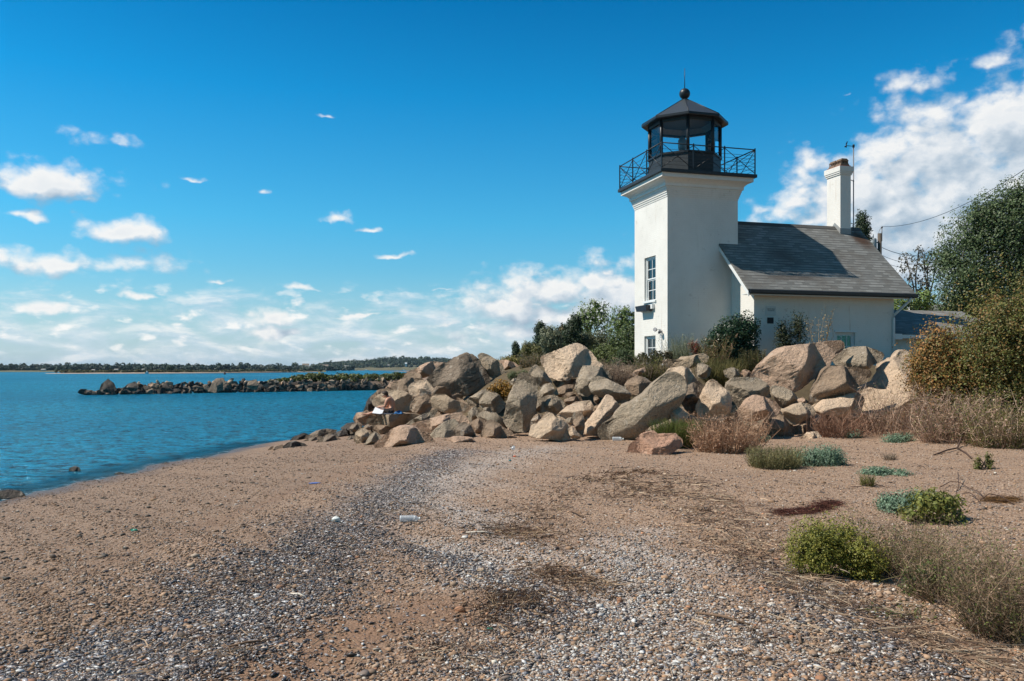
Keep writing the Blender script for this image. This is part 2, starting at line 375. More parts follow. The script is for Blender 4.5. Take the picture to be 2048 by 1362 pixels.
wi = np.arange(WX.size).reshape(WX.shape); wf = np.stack([wi[:-1,:-1], wi[:-1,1:], wi[1:,1:], wi[1:,:-1]], -1).reshape(-1, 4)
wme = np_mesh('water', np.stack([WX, WY, np.zeros_like(WX)], -1), wf, True, np.repeat(wd.reshape(-1, 1), 3, 1))
tag(link('water', wme, m_water), 'rippled blue green bay water reaching to the far shores', 'water', kind='structure')
# ------------------------------------------------------------------ materials of the buildings
def white_brick(name, specks=.5, stain=.3):
    m, g, b = new_mat(name); co = coords(g); p = g.xyz(co)
    n = g.noise(co, .7, 6, .65); n2 = g.noise(co, 9, 5, .7)
    c = g.mix(g.smooth(n, .3, .8), (.80, .77, .72), (.70, .67, .62))
    c = g.mix(g.m('MULTIPLY', g.smooth(n2, .56, .74), .35), c, (.62, .58, .52))
    sp = g.new('ShaderNodeTexVoronoi', {'Vector': g.vm('MULTIPLY', co, (1, 1, 1.8)), 'Scale': 5.5, 'Randomness': 1})
    area = g.smooth(g.noise(co, 1.1, 3, .6), .52, .66)
    rr = g.m('MULTIPLY', g.xyz(sp.outputs['Color'])[0], .12)
    dots = g.m('MULTIPLY', g.m('LESS_THAN', g.m('ADD', sp.outputs['Distance'], g.m('MULTIPLY', n2, .06)), rr), area)
    c = g.mix(g.m('MULTIPLY', dots, specks), c, (.16, .10, .075))
    st = g.smooth(g.noise(g.vm('MULTIPLY', co, (5, 5, .5)), 1.0, 5, .6), .55, .75)
    c = g.mix(g.m('MULTIPLY', st, stain*.5), c, (.50, .46, .38))
    rs = g.m('MULTIPLY', g.smooth(g.noise(g.vm('MULTIPLY', co, (7, 7, .35)), 1.0, 4, .6), .60, .74), g.smooth(g.noise(co, .8, 4, .6), .45, .62))
    c = g.mix(g.m('MULTIPLY', rs, .6), c, (.42, .27, .16))
    pt = g.smooth(g.noise(g.vm('MULTIPLY', co, (1, 1, 1.6)), 2.6, 7, .7), .60, .66)
    c = g.mix(g.m('MULTIPLY', pt, .42), c, (.50, .46, .41))
    g.set(b.inputs['Base Color'], c); b.inputs['Roughness'].default_value = .75; b.inputs['Specular IOR Level'].default_value = .25
    bv = g.comb(g.m('ADD', p[0], p[1]), p[2])
    br = g.new('ShaderNodeTexBrick', {'Vector': bv, 'Scale': 1.0, 'Mortar Size': .007, 'Mortar Smooth': .4, 'Brick Width': .21, 'Row Height': .072})
    hgt = g.m('ADD', g.m('MULTIPLY', br.outputs['Fac'], -.8), g.m('MULTIPLY', n2, .9))
    g.set(b.inputs['Normal'], g.bump(hgt, .38, .010)); return m
M_WHITE = white_brick('white_painted_brick'); M_WHITE2 = white_brick('white_painted_wall', .25, .5)
M_TRIM = simple('white_trim_paint', (.74, .75, .74), .5, var=.06)
M_BLACK = simple('black_metal', (.016, .019, .023), .42, .0, .3, 9, .1, .4)
M_DECK = simple('dark_deck', (.022, .026, .030), .55, 0, .3, 7, .1)
M_GUTTER = simple('dark_gutter', (.020, .028, .036), .35, 0, .2, 5, 0, .5)
M_LEAD = simple('grey_flashing', (.30, .31, .31), .5, 0, .2, 8)
M_CLAY = simple('clay_pot', (.16, .105, .070), .85, 0, .3, 12, .3)
M_CLAYRED = simple('red_clay', (.24, .075, .045), .85, 0, .3, 12, .3)
M_DARKHOLE = simple('sooty_dark', (.012, .010, .009), .9)
M_STEEL = simple('weathered_steel', (.17, .17, .18), .45, .3, .2, 6)
M_POLE = simple('weathered_pole_wood', (.10, .078, .06), .85, 0, .3, 10, .3)
M_INSIDE = simple('dark_room', (.030, .034, .036), .9)
M_BLIND = simple('tan_window_shade', (.30, .24, .18), .8)
M_LRED = simple('lantern_ceiling_paint', (.62, .62, .60), .6)
def shingle(name, base, stain):
    m, g, b = new_mat(name); uvn = g.new('ShaderNodeUVMap'); uv = uvn.outputs[0]; co = coords(g)
    br = g.new('ShaderNodeTexBrick', {'Vector': uv, 'Scale': 1.0, 'Mortar Size': .006, 'Mortar Smooth': .2, 'Bias': 0, 'Brick Width': .30, 'Row Height': .15, 'Color1': (.0, .0, .0, 1), 'Color2': (1, 1, 1, 1), 'Mortar': (.5, .5, .5, 1)})
    br.offset = .5
    px = g.xyz(uv); row = g.m('FRACT', g.m('DIVIDE', px[1], .15))
    n = g.noise(co, 1.3, 6, .65); n2 = g.noise(co, 60, 4, .7)
    rnd = g.xyz(br.outputs['Color'])[0]
    v = g.m('ADD', g.m('MULTIPLY', rnd, .62), g.m('MULTIPLY', n2, .42))
    c = g.mix(v, tuple(x*.5 for x in base), tuple(x*1.4 for x in base))
    c = g.mix(g.m('MULTIPLY', g.smooth(n, .42, .70), .6), c, (base[0]*.62, base[1]*.55, base[2]*.5))
    if stain:
        pp = g.xyz(co)
        def blob(cu, cs, ru, rs):
            dd = g.vm('LENGTH', g.comb(g.m('DIVIDE', g.m('SUBTRACT', px[0], cu), ru), g.m('DIVIDE', g.m('SUBTRACT', px[1], cs), rs)))
            return g.smooth(g.m('ADD', dd, g.m('MULTIPLY_ADD', n, 1.3, -.65)), 1.0, .25)
        c = g.mix(g.m('MULTIPLY', blob(2.3, 2.0, .9, 1.2), .35), c, (.060, .036, .028))
        c = g.mix(g.m('MULTIPLY', blob(6.35, 3.25, .55, .8), .9), c, (.085, .042, .024))
        c = g.mix(g.m('MULTIPLY', blob(2.0, .7, 1.8, .22), .6), c, (.07, .05, .04))
    tab_shadow = g.m('MULTIPLY', g.m('LESS_THAN', row, .22), g.m('MULTIPLY_ADD', g.m('GREATER_THAN', rnd, .42), .55, .16))  # shadow lines under the shingle tabs, painted as dark dashes
    c = g.mix(tab_shadow, c, (.035, .033, .032))
    g.set(b.inputs['Base Color'], c); b.inputs['Roughness'].default_value = .9; b.inputs['Specular IOR Level'].default_value = .2
    g.set(b.inputs['Normal'], g.bump(g.m('ADD', row, g.m('MULTIPLY', n2, .4)), .6, .02)); return m
M_ROOF = shingle('asphalt_shingle', (.245, .24, .225), True); M_ROOF2 = shingle('asphalt_shingle_grey', (.27, .26, .245), False)
def glass(name, alpha=.25, tint=(.8, .9, .92)):
    m = bpy.data.materials.new(name); m.use_nodes = True; g = N(m.node_tree); g.n.remove(m.node_tree.nodes['Principled BSDF'])
    t = g.new('ShaderNodeBsdfTransparent', {'Color': (*tint, 1)}); gl = g.new('ShaderNodeBsdfGlossy', {'Roughness': .02, 'Color': (.9, .95, 1, 1)})
    fr = g.new('ShaderNodeFresnel', {'IOR': 1.5})
    ms = g.new('ShaderNodeMixShader', {0: g.m('MULTIPLY_ADD', fr.outputs[0], 1.0, alpha, clamp=True), 1: t.outputs[0], 2: gl.outputs[0]})
    g.l.new(ms.outputs[0], m.node_tree.nodes['Material Output'].inputs[0]); return m
M_GLASS = glass('lantern_glass', .0, (.90, .93, .94)); M_PANE = glass('window_glass', .03, (.72, .76, .76))

# ------------------------------------------------------------------ lighthouse (local axes: u along the front, v away, z up)
LT = empty('lighthouse', (BN[0], BN[1], 0), TH, 'white brick lighthouse with black lantern joined to a low white keeper house', 'lighthouse')
TW, DO = 2.74, .485
ZB = 1.9
def wall_with_hole(mb, axis, a0, a1, z0, z1, holes, at, thick):
    """one wall slab with rectangular openings; axis 'v': lies at u = at (outer face), spans v a0..a1; axis 'u': lies at v = at"""
    zs_ = sorted({z0, z1, *[h[2] for h in holes], *[h[3] for h in holes]}); as_ = sorted({a0, a1, *[h[0] for h in holes], *[h[1] for h in holes]})
    for za, zb in zip(zs_[:-1], zs_[1:]):
        run = None
        for xa, xb in zip(as_[:-1], as_[1:]):
            solid = not any(h[0] <= xa and xb <= h[1] and h[2] <= za and zb <= h[3] for h in holes)
            if solid: run = (run[0], xb) if run else (xa, xb)
            if (not solid or xb == as_[-1]) and run:
                if axis == 'v': mb.box(at, at+thick, run[0], run[1], za, zb)
                else: mb.box(run[0], run[1], at, at+thick, za, zb)
                run = None
W1 = (.935, 1.87, 5.02, 6.66); W2 = (.945, 1.88, 2.2, 3.80)
mb = MB(); wall_with_hole(mb, 'v', 0, TW, ZB, 8.58, [W1, W2], 0, .22)
mb.box(.22, TW, 0, .22, ZB, 8.58).box(TW-.22, TW, .22, TW-.22, ZB, 8.58).box(.22, TW, TW-.22, TW, ZB, 8.58)
tw = mb.build('tower_wall', M_WHITE, LT)
import bmesh
mb = MB()                                       # stepped brick courses and the cove under the gallery
z = 8.58
for k in range(5):
    o = .016 + .022*k; mb.box(-o, TW+o, -o, TW+o, z, z+.068); z += .068
mb.box(-.15, TW+.15, -.15, TW+.15, z, z+.10); z += .10
prev = (.155, z)
for o, dz in ((.19, .05), (.25, .05), (.335, .04), (.385, .015)):
    mb.frustum((-prev[0], TW+prev[0], -prev[0], TW+prev[0]), prev[1], (-o, TW+o, -o, TW+o), prev[1]+dz); prev = (o, prev[1]+dz)
mb.box(-.392, TW+.392, -.392, TW+.392, prev[1], 9.315)
mb.build('tower_cornice', M_WHITE, LT)
dk = MB().box(-DO, TW+DO, -DO, TW+DO, 9.317, 9.43).build('gallery_deck', M_DECK, LT, bevel=.012)
# railing
rl = empty('gallery_railing'); rl.parent = LT
RI = DO - .06; c0, c1 = -RI, TW+RI; zt = 10.30; zd = 9.43
corn = [(c0, c0), (c1, c0), (c1, c1), (c0, c1)]
for i in range(4):
    a, b2 = Vector((*corn[i], 0)), Vector((*corn[(i+1) % 4], 0))
    for k in range(3):
        p = a.lerp(b2, k/3)
        MB().box(p.x-.017, p.x+.017, p.y-.017, p.y+.017, zd, zt+.05).build('post', M_BLACK, rl)
    MB().tube([a + Vector((0, 0, zt)), b2 + Vector((0, 0, zt))], .020, 6).build('top_rail', M_BLACK, rl)
    br = MB(); wr = MB()
    for k in range(3):
        p, q_ = a.lerp(b2, k/3), a.lerp(b2, (k+1)/3)
        br.tube([p + Vector((0, 0, zt-.02)), q_ + Vector((0, 0, zd+.03))], .013, 5); br.tube([p + Vector((0, 0, zd+.03)), q_ + Vector((0, 0, zt-.02))], .013, 5)
    for k in range(5): wr.tube([a + Vector((0, 0, zd+.14+.13*k)), b2 + Vector((0, 0, zd+.14+.13*k))], .0065, 4)
    br.build('cross_brace', M_BLACK, rl); wr.build('wire', M_BLACK, rl)
# lantern
lc = (TW/2, TW/2); RO = 1.30
def octv(r, k): a = R(22.5+45*k); return (lc[0]+r*math.cos(a), lc[1]+r*math.sin(a))
ln = empty('lantern'); ln.parent = LT
zs0, zs1, zg0, zg1 = 9.43, 10.22, 10.29, 11.48
MB().ring(lc[0], lc[1], [(RO, zs0), (RO, zs1)], 8, R(22.5), False, False).build('base_panel', M_DECK, ln)
MB().ring(lc[0], lc[1], [(RO-.03, zs1), (RO+.045, zs1), (RO+.045, zg0), (RO-.07, zg0), (RO-.07, zs1)], 8, R(22.5), False, False).build('sill', M_BLACK, ln)
MB().ring(lc[0], lc[1], [(RO-.08, 9.44), (RO-.08, 9.48), (.01, 9.48)], 8, R(22.5), False, True).build('floor', M_DECK, ln)
MB().ring(lc[0], lc[1], [(RO+.01, zg1-.10), (RO+.02, zg1+.02), (RO-.10, zg1+.02), (RO-.10, zg1-.10), (RO+.01, zg1-.10)], 8, R(22.5), False, False).build('head_frame', M_BLACK, ln)
for k in range(8):
    x, y = octv(RO-.03, k); mb = MB(); mb.ring(x, y, [(.062, zg0-.04), (.062, zg1)], 8, 0, True); mb.build('mullion', M_BLACK, ln)
    (xa, ya), (xb, yb) = octv(RO-.04, k), octv(RO-.04, k+1)
    MB().add([(xa, ya, zg0), (xb, yb, zg0), (xb, yb, zg1-.08), (xa, ya, zg1-.08)], [(0, 1, 2, 3)]).build('glass_pane', M_GLASS, ln)
cl = MB().ring(lc[0], lc[1], [(RO-.12, zg1-.03), (.6, 11.75), (.05, 12.05)], 8, R(22.5), False, False).build('ceiling', M_LRED, ln)
bc = MB(); bc.ring(lc[0], lc[1], [(.16, 9.48), (.16, 9.56), (.05, 9.6), (.05, 10.45), (.12, 10.5), (.12, 10.56)], 12); bc.build('lamp_pedestal', M_BLACK, ln)
bb = MB(); bb.ring(lc[0]-.1, lc[1], [(.10, 10.57), (.15, 10.66), (.15, 10.95), (.10, 11.04), (.02, 11.1)], 14); bb.build('beacon', M_STEEL, ln)
lr = empty('lantern_roof'); lr.parent = LT
MB().ring(lc[0], lc[1], [(RO-.06, 11.50), (1.545, 11.47), (1.565, 11.50), (1.565, 11.575), (1.545, 11.585)], 8, R(22.5), False, False).build('eave', M_BLACK, lr)
MB().ring(lc[0], lc[1], [(1.55, 11.582), (.10, 12.45), (.06, 12.47)], 8, R(22.5), False, True).build('roof_cover', simple('dark_roof_metal', (.055, .064, .070), .45, .2, .2, 5), lr)
sm = MB()
for k in range(8):
    x, y = octv(1.55, k); x2, y2 = octv(.10, k); sm.tube([(x, y, 11.59), (x2, y2, 12.455)], .014, 5)
sm.build('roof_seam', M_BLACK, lr)
bl = MB().ring(lc[0], lc[1], [(.08, 12.44), (.09, 12.48)] + [(.197*math.sin(a)+.002, 12.665-.197*math.cos(a)) for a in np.linspace(.3, math.pi, 14)], 24).build('finial_ball', M_BLACK, lr)
MB().tube([(lc[0], lc[1], 12.84), (lc[0], lc[1], 13.6)], [.016, .009], 6).build('lightning_rod', M_BLACK, lr)

def sash_window(parent, axis, a0, a1, z0, z1, at, sgn, cols_, glassmat, lower_bars=True, shade=None):
    """double hung window: outer frame, two sashes with bars and their panes; sgn: +1 recess grows along +axis"""
    w = empty('window'); w.parent = parent
    def bx(mb, p0, p1, d0, d1, q0, q1):
        d0, d1 = sorted((at + sgn*d0, at + sgn*d1))
        if axis == 'v': mb.box(d0, d1, p0, p1, q0, q1)
        else: mb.box(p0, p1, d0, d1, q0, q1)
    fr = MB(); t = .065
    bx(fr, a0+.002, a0+t, .07, .17, z0+.05, z1-.002); bx(fr, a1-t, a1-.002, .07, .17, z0+.05, z1-.002); bx(fr, a0+t, a1-t, .07, .17, z1-t, z1-.002)
    fr.build('frame', M_TRIM, w)
    sl_ = MB(); bx(sl_, a0-.05, a1+.05, -.05, .20, z0-.02, z0+.05); sl_.build('sill', M_TRIM, w)
    zm = (z0+z1)/2 + .01
    for nm, q0, q1, dd in (('upper_sash', zm, z1-t, .09), ('lower_sash', z0+.05, zm, .115)):
        sh = MB(); s_ = .045
        bx(sh, a0+t, a0+t+s_, dd, dd+.03, q0, q1); bx(sh, a1-t-s_, a1-t, dd, dd+.03, q0, q1)
        bx(sh, a0+t+s_, a1-t-s_, dd, dd+.03, q1-s_, q1); bx(sh, a0+t+s_, a1-t-s_, dd, dd+.03, q0, q0+s_)
        if nm == 'upper_sash' or lower_bars:
            for k in range(1, cols_):
                x = a0+t + (a1-a0-2*t)*k/cols_; bx(sh, x-.014, x+.014, dd+.003, dd+.024, q0+s_, q1-s_)
            zz = (q0+q1)/2; bx(sh, a0+t+s_, a1-t-s_, dd+.006, dd+.021, zz-.013, zz+.013)
        sh.build('sash', M_TRIM, w)
        pn = MB(); p0, p1 = a0+t+.02, a1-t-.02
        bx(pn, p0, p1, dd+.012, dd+.016, q0+.02, q1-.02); pn.build('pane', glassmat, w)
    bk = MB(); bx(bk, a0+.01, a1-.01, .22 if shade is None else .19, .23 if shade is None else .195, z0+.06, z1-.01); bk.build('shade' if shade else 'dark_interior', shade or M_INSIDE, w)
    return w
sash_window(LT, 'v', *W1, 0, 1, 2, M_PANE); sash_window(LT, 'v', *W2, 0, 1, 2, M_PANE)

# keeper house
HU0, HU1, HV0, HV1 = 2.487, 8.127, -1.45, 3.70
RS, RV, RZ = .925, 1.10, 8.04                     # roof slope, ridge v, ridge z
def roofz(v): return RZ - RS*abs(v-RV)
WH = (5.72, 6.50, 2.0, 3.88)
mb = MB(); wall_with_hole(mb, 'u', HU0, HU1, ZB, 5.32, [WH], HV0, .2)
mb.box(HU0, HU1, HV1-.2, HV1, ZB, 5.3)
zf, zbk = roofz(HV0)-.13, roofz(HV1)-.13
gab = lambda u: [(u, HV0+.2, ZB), (u, HV1-.2, ZB), (u, HV1-.2, roofz(HV1-.2)-.1), (u, RV, RZ-.1), (u, HV0+.2, roofz(HV0+.2)-.1)]
mb.poly_prism(gab(HU0), (.2, 0, 0)); mb.poly_prism(gab(HU1-.2), (.2, 0, 0))
mb.build('house_wall', M_WHITE2, LT)
def slope(name, u0, u1, v0, z0, v1, z1, mat, parent, thick=.06, holes=None):
    """one roof slope with metre UVs (u along, s up the slope), v0 eave to v1 ridge"""
    nrm_ = Vector((0, -(z1-z0), (v1-v0))).normalized() * (1 if v1 > v0 else -1)
    pts = [Vector((u0, v0, z0)), Vector((u1, v0, z0)), Vector((u1, v1, z1)), Vector((u0, v1, z1))]
    me = bpy.data.meshes.new(name); lo = [p - nrm_*thick for p in pts]
    fs = [(0,1,2,3), (7,6,5,4), (0,4,5,1), (1,5,6,2), (2,6,7,3), (3,7,4,0)]
    me.from_pydata([tuple(p) for p in pts+lo], [], fs); uvl = me.uv_layers.new(name='UVMap')
    L = math.hypot(v1-v0, z1-z0); uvs = {0:(0,0), 1:(u1-u0,0), 2:(u1-u0,L), 3:(0,L), 4:(0,-.05), 5:(u1-u0,-.05), 6:(u1-u0,L+.05), 7:(0,L+.05)}
    for lp in me.loops: uvl.data[lp.index].uv = uvs[lp.vertex_index]
    me.update(); return link(name, me, mat, parent)
EV = -1.915; EZ = roofz(EV); EVB = 2*RV-EV
slope('roof_slope', 1.99, 8.66, EV, EZ, RV, RZ, M_ROOF, LT)
slope('roof_slope', 2.75, 8.66, EVB, EZ, RV, RZ, M_ROOF, LT)
MB().poly_prism([(1.97, RV-.14, RZ-.115), (1.97, RV, RZ+.02), (1.97, RV+.14, RZ-.115), (1.97, RV+.14, RZ-.135), (1.97, RV, RZ), (1.97, RV-.14, RZ-.135)], (6.71, 0, 0)).build('ridge_cap', M_ROOF2, LT)
ST = .07
for u in (2.0, 8.62):                             # bargeboards
    MB().poly_prism([(u, EV+.02, EZ-ST), (u, RV, RZ-ST-.02), (u, RV, RZ-.25), (u, EV+.02, EZ-.24)], (.03, 0, 0)).build('bargeboard', M_TRIM, LT)
MB().box(2.02, 8.63, EV+.03, HV0-.003, EZ-.16, EZ-.13).build('soffit', M_TRIM, LT)
MB().box(2.02, 8.63, EV+.005, EV+.028, EZ-.19, EZ-.06).build('fascia', M_TRIM, LT)
gt = MB()
prof = [(EV-.10, EZ-.03), (EV-.11, EZ-.015), (EV-.125, EZ-.03), (EV-.115, EZ-.12), (EV-.06, EZ-.155), (EV+.003, EZ-.155), (EV+.003, EZ-.03), (EV-.01, EZ-.03), (EV-.02, EZ-.13), (EV-.09, EZ-.11)]
gt.poly_prism([(1.99, y, z_) for y, z_ in prof], (6.68, 0, 0)); gt.build('gutter', M_GUTTER, LT)
ds = MB(); ds.tube([(8.42, EV-.05, EZ-.15), (8.40, EV+.02, EZ-.26), (8.10, HV0-.06, EZ-.72), (8.07, HV0-.06, EZ-.84), (8.07, HV0-.06, 2.6)], .045, 8)
ds.build('downspout', M_TRIM, LT)
sash_window(LT, 'u', *WH, HV0, 1, 3, M_PANE, True, M_BLIND)
MB().box(WH[0]-.07, WH[1]+.07, HV0-.03, HV0-.002, WH[3], WH[3]+.06).build('window_lintel', M_TRIM, LT)
# chimney
ch = empty('chimney'); ch.parent = LT
c = (7.583, 8.047, .775, 1.582)
MB().box(c[0], c[1], c[2], c[3], 7.3, 9.98).build('shaft', M_WHITE, ch)
cr = MB(); z = 9.982
for o, h_ in ((.03, .06), (.055, .06), (.075, .19)):
    cr.box(c[0]-o, c[1]+o, c[2]-o, c[3]+o, z, z+h_); z += h_ + .002
cr.build('crown', M_WHITE, ch)
fl = MB()
for v in (c[2], c[3]): fl.box(c[0]-.012, c[1]+.012, v-.012 if v == c[2] else v, v if v == c[2] else v+.012, 7.3, roofz(v)+.2)
for u in (c[0]-.012, c[1]): fl.poly_prism([(u, c[2]-.012, 7.3), (u, c[3]+.012, 7.3), (u, c[3]+.012, roofz(c[3])+.20), (u, RV, RZ+.16), (u, c[2]-.012, roofz(c[2])+.2)], (.012, 0, 0))
fl.build('flashing', M_LEAD, ch)
MB().box(c[0]+.0, c[1]-.0, c[2]+.0, c[3]-.0, 10.298, 10.345).build('pot_flange', M_CLAYRED, ch)
for v0, v1 in ((.80, 1.17), (1.19, 1.56)):
    pt = MB(); pt.frustum((c[0]+.03, c[1]-.03, v0, v1), 10.347, (c[0]+.07, c[1]-.07, v0+.02, v1-.02), 10.44)
    for k in range(4):
        vv = v0+.03+(v1-v0-.09)*k/3; pt.box(c[0]+.07, c[0]+.10, vv, vv+.03, 10.442, 10.53); pt.box(c[1]-.10, c[1]-.07, vv, vv+.03, 10.442, 10.53)
    for k in range(3):
        uu = c[0]+.10+.11*k; pt.box(uu, uu+.04, v0+.03, v0+.055, 10.442, 10.53)
    pt.frustum((c[0]+.06, c[1]-.06, v0+.01, v1-.01), 10.532, (c[0]+.12, c[1]-.12, v0+.04, v1-.04), 10.62)
    pt.box(c[0]+.13, c[1]-.13, v0+.07, v1-.07, 10.442, 10.53)
    pt.build('chimney_pot', M_CLAY, ch)
# low wing on the right gable
MB().box(HU1+.002, 13.2, -1.0, 2.6, ZB, 3.86).build('wing_wall', M_WHITE2, LT)
slope('wing_roof', HU1+.004, 13.6, -1.32, 3.86, 1.15, 4.92, M_ROOF2, LT)
slope('wing_roof', HU1+.004, 13.6, 3.6, 3.86, 1.15, 4.92, M_ROOF2, LT)
MB().box(HU1+.004, 13.6, -1.36, -1.325, 3.70, 3.83).box(HU1+.004, HU1+.40, -1.40, -1.362, 3.66, 3.86).build('wing_fascia', M_TRIM, LT)

# things that hang on the walls
def lw(u, v, z): x, y = uv2w(u, v); return (x, y, z)
fb = empty('flower_box', lw(-.16, 1.62, 4.70), TH, 'dark blue flower box with small plants hanging under the upper tower window', 'flower box')
MB().frustum((-.085, .155, -.42, .42), 0, (-.12, .157, -.47, .47), .20).build('box', simple('navy_paint', (.015, .02, .03), .5), fb)
MB().box(.05, .158, -.62, -.43, .06, .22).box(.06, .158, -.3, .3, -.03, -.003).build('bracket', M_TRIM, fb)
fl_ = empty('flood_light', lw(0, .42, 3.95), TH, 'small grey twin flood light on white conduit at tower corner', 'flood light')
mb = MB(); mb.tube([(-.04, 0, -1.6), (-.04, 0, .05)], .018, 6); mb.build('conduit', M_TRIM, fl_)
mb = MB(); mb.ring(0, 0, [(.03, -.06), (.07, .0), (.075, .06)], 10); h1 = mb.build('lamp_head', M_STEEL, fl_); h1.location = (-.17, .16, .03); h1.rotation_euler = (R(30), R(-70), 0)
h2 = link('lamp_head', h1.data, None, fl_); h2.location = (-.12, -.08, -.05); h2.rotation_euler = (R(-30), R(-80), 0)
mb = MB(); mb.tube([(-.04, 0, .04), (-.17, .14, .06)], .02, 6); mb.tube([(-.04, 0, .0), (-.12, -.07, -.04)], .02, 6); mb.build('arm', M_TRIM, fl_)
M_PLAQ = simple('dark_bronze', (.018, .013, .017), .45, .3)
sg = empty('wall_sign', lw(HU0+.646, HV0, 4.42), TH, 'white rectangular notice with two lines of lettering on the house wall', 'sign')
MB().box(-.19, .19, -.018, -.003, 0, .31).build('board', simple('sign_white', (.60, .60, .58), .5, var=.03), sg)
def text(body, size, loc, par, mat):
    cu = bpy.data.curves.new('lettering', 'FONT'); cu.body = body; cu.size = size; cu.align_x = 'CENTER'; cu.extrude = .0015
    o = bpy.data.objects.new('lettering', cu); COL.objects.link(o); cu.materials.append(mat); o.parent = par; o.location = loc; o.rotation_euler = (R(90), 0, 0)
    dg = bpy.context.evaluated_depsgraph_get(); me = bpy.data.meshes.new_from_object(o.evaluated_get(dg)); bpy.data.objects.remove(o)
    o = link('lettering', me, None, par, loc); o.rotation_euler = (R(90), 0, 0); return o
text('BRISTOL FERRY', .044, (0, -.0205, .20), sg, M_DARKHOLE); text('LIGHTHOUSE', .044, (0, -.0205, .145), sg, M_DARKHOLE)
pq = empty('wall_plaque', lw(HU0+.505+.12, HV0, 4.145), TH, 'dark square bronze plaque fixed below the white notice on the house wall', 'plaque')
MB().box(-.12, .12, -.02, -.003, 0, .205).build('plate', M_PLAQ, pq, bevel=.004)
sp = MB()
for sx_ in (-.10, .10):
    for zz in (.02, .185): sp.ring(sx_, zz, [(.007, 0), (.007, .006)], 6)
o = sp.build('screw', M_STEEL, pq); o.rotation_euler = (R(90), 0, 0); o.location = (0, -.0205, 0)
mt = empty('weather_mast', lw(8.50, 1.2, 0), TH, 'thin grey mast with a wind vane arm strapped beside the chimney', 'mast')
MB().tube([(0, 0, 3.0), (0, 0, 11.3)], .022, 7).build('pole', M_STEEL, mt)
MB().tube([(0, 0, 11.22), (-.33, 0, 11.22)], .012, 6).box(-.03, .03, -.03, .03, 11.17, 11.28).build('arm', M_BLACK, mt)
wv = MB(); wv.tube([(-.33, 0, 11.15), (-.33, 0, 11.27)], .02, 6); wv.poly_prism([(-.36, 0, 11.27), (-.30, 0, 11.27), (-.26, 0, 11.39), (-.29, 0, 11.39)], (0, .01, 0)); wv.box(-.40, -.34, -.02, .02, 11.16, 11.20)
wv.build('wind_vane', M_BLACK, mt)
MB().tube([(-.45, -.3, 9.86), (.02, 0, 9.86)], .014, 6).tube([(-.45, -.3, 8.2), (.02, 0, 8.2)], .014, 6).build('bracket', M_BLACK, mt)

# cottage beyond the wing
ct = empty('cottage', (21.6, 45, 0), R(10), 'grey roofed cottage with a white gable seen beyond the low wing', 'cottage')
MB().box(-.2, 7.5, -3.2, 3.2, 1.5, 3.9).poly_prism([(-.2, -3.0, 3.9), (-.2, 3.0, 3.9), (-.2, 0, 5.75)], (7.6, 0, 0)).build('wall', M_WHITE2, ct)
slope('roof', -.55, 7.9, -3.6, 3.78, 0, 6.05, M_ROOF2, ct); slope('roof', -.55, 7.9, 3.6, 3.78, 0, 6.05, M_ROOF2, ct)
for s_ in (-1, 1):
    MB().poly_prism([(-.59, s_*3.6, 3.70), (-.59, 0, 5.98), (-.59, 0, 5.74), (-.59, s_*3.6, 3.46)], (.035, 0, 0)).build('bargeboard', M_TRIM, ct)

# utility pole and its lines
up = empty('utility_pole', (28.2, 65.2, 0), 0, 'wooden utility pole with a grey transformer can behind the house roof', 'utility pole')
MB().tube([(0, 0, 1.5), (0, 0, 13.0)], [.19, .15], 10).build('pole', M_POLE, up)
mb = MB(); mb.ring(-.5, 0, [(.24, 11.5), (.26, 11.55), (.26, 12.5), (.22, 12.62), (.05, 12.66)], 14); mb.tube([(-.5, 0, 12.66), (-.5, 0, 12.95)], .05, 6); mb.build('transformer', simple('transformer_grey', (.34, .36, .37), .5), up)
MB().tube([(-.3, 0, 12.3), (0, 0, 12.3)], .05, 6).tube([(-.3, 0, 11.8), (0, 0, 11.8)], .05, 6).build('bracket', M_STEEL, up)
MB().tube([(.17, 0, 12.4), (.17, 0, 13.45)], .035, 6).ring(.17, 0, [(.05, 13.4), (.08, 13.45), (.08, 13.5), (.03, 13.55)], 8).tube([(-.12, 0, 12.9), (.0, 0, 13.3), (.17, 0, 13.45)], .02, 5).build('insulator', M_STEEL, up)
def cable(a, b, sag, r, label):
    a, b = Vector(a), Vector(b); pts = [a.lerp(b, t) - Vector((0, 0, sag*4*t*(1-t))) for t in np.linspace(0, 1, 25)]
    mb = MB().tube(pts, r, 5); o = mb.build('power_line', M_BLACK); tag(o, label, 'power line', 'overhead lines from the utility pole')
cable((28.4, 65.2, 13.52), P(2080, 318, 38), .8, .016, 'highest overhead line, rising alone across the clouds to the right')
cable((28.35, 65.1, 11.9), P(2090, 408, 36), 1.3, .022, 'upper thick overhead line sagging across the big tree')
cable((28.35, 65.1, 11.3), P(2090, 455, 36), 1.1, .016, 'middle thin overhead line sagging across the big tree')
cable((28.35, 65.1, 10.8), P(2090, 480, 36), .9, .016, 'lowest thin overhead line sagging across the big tree')
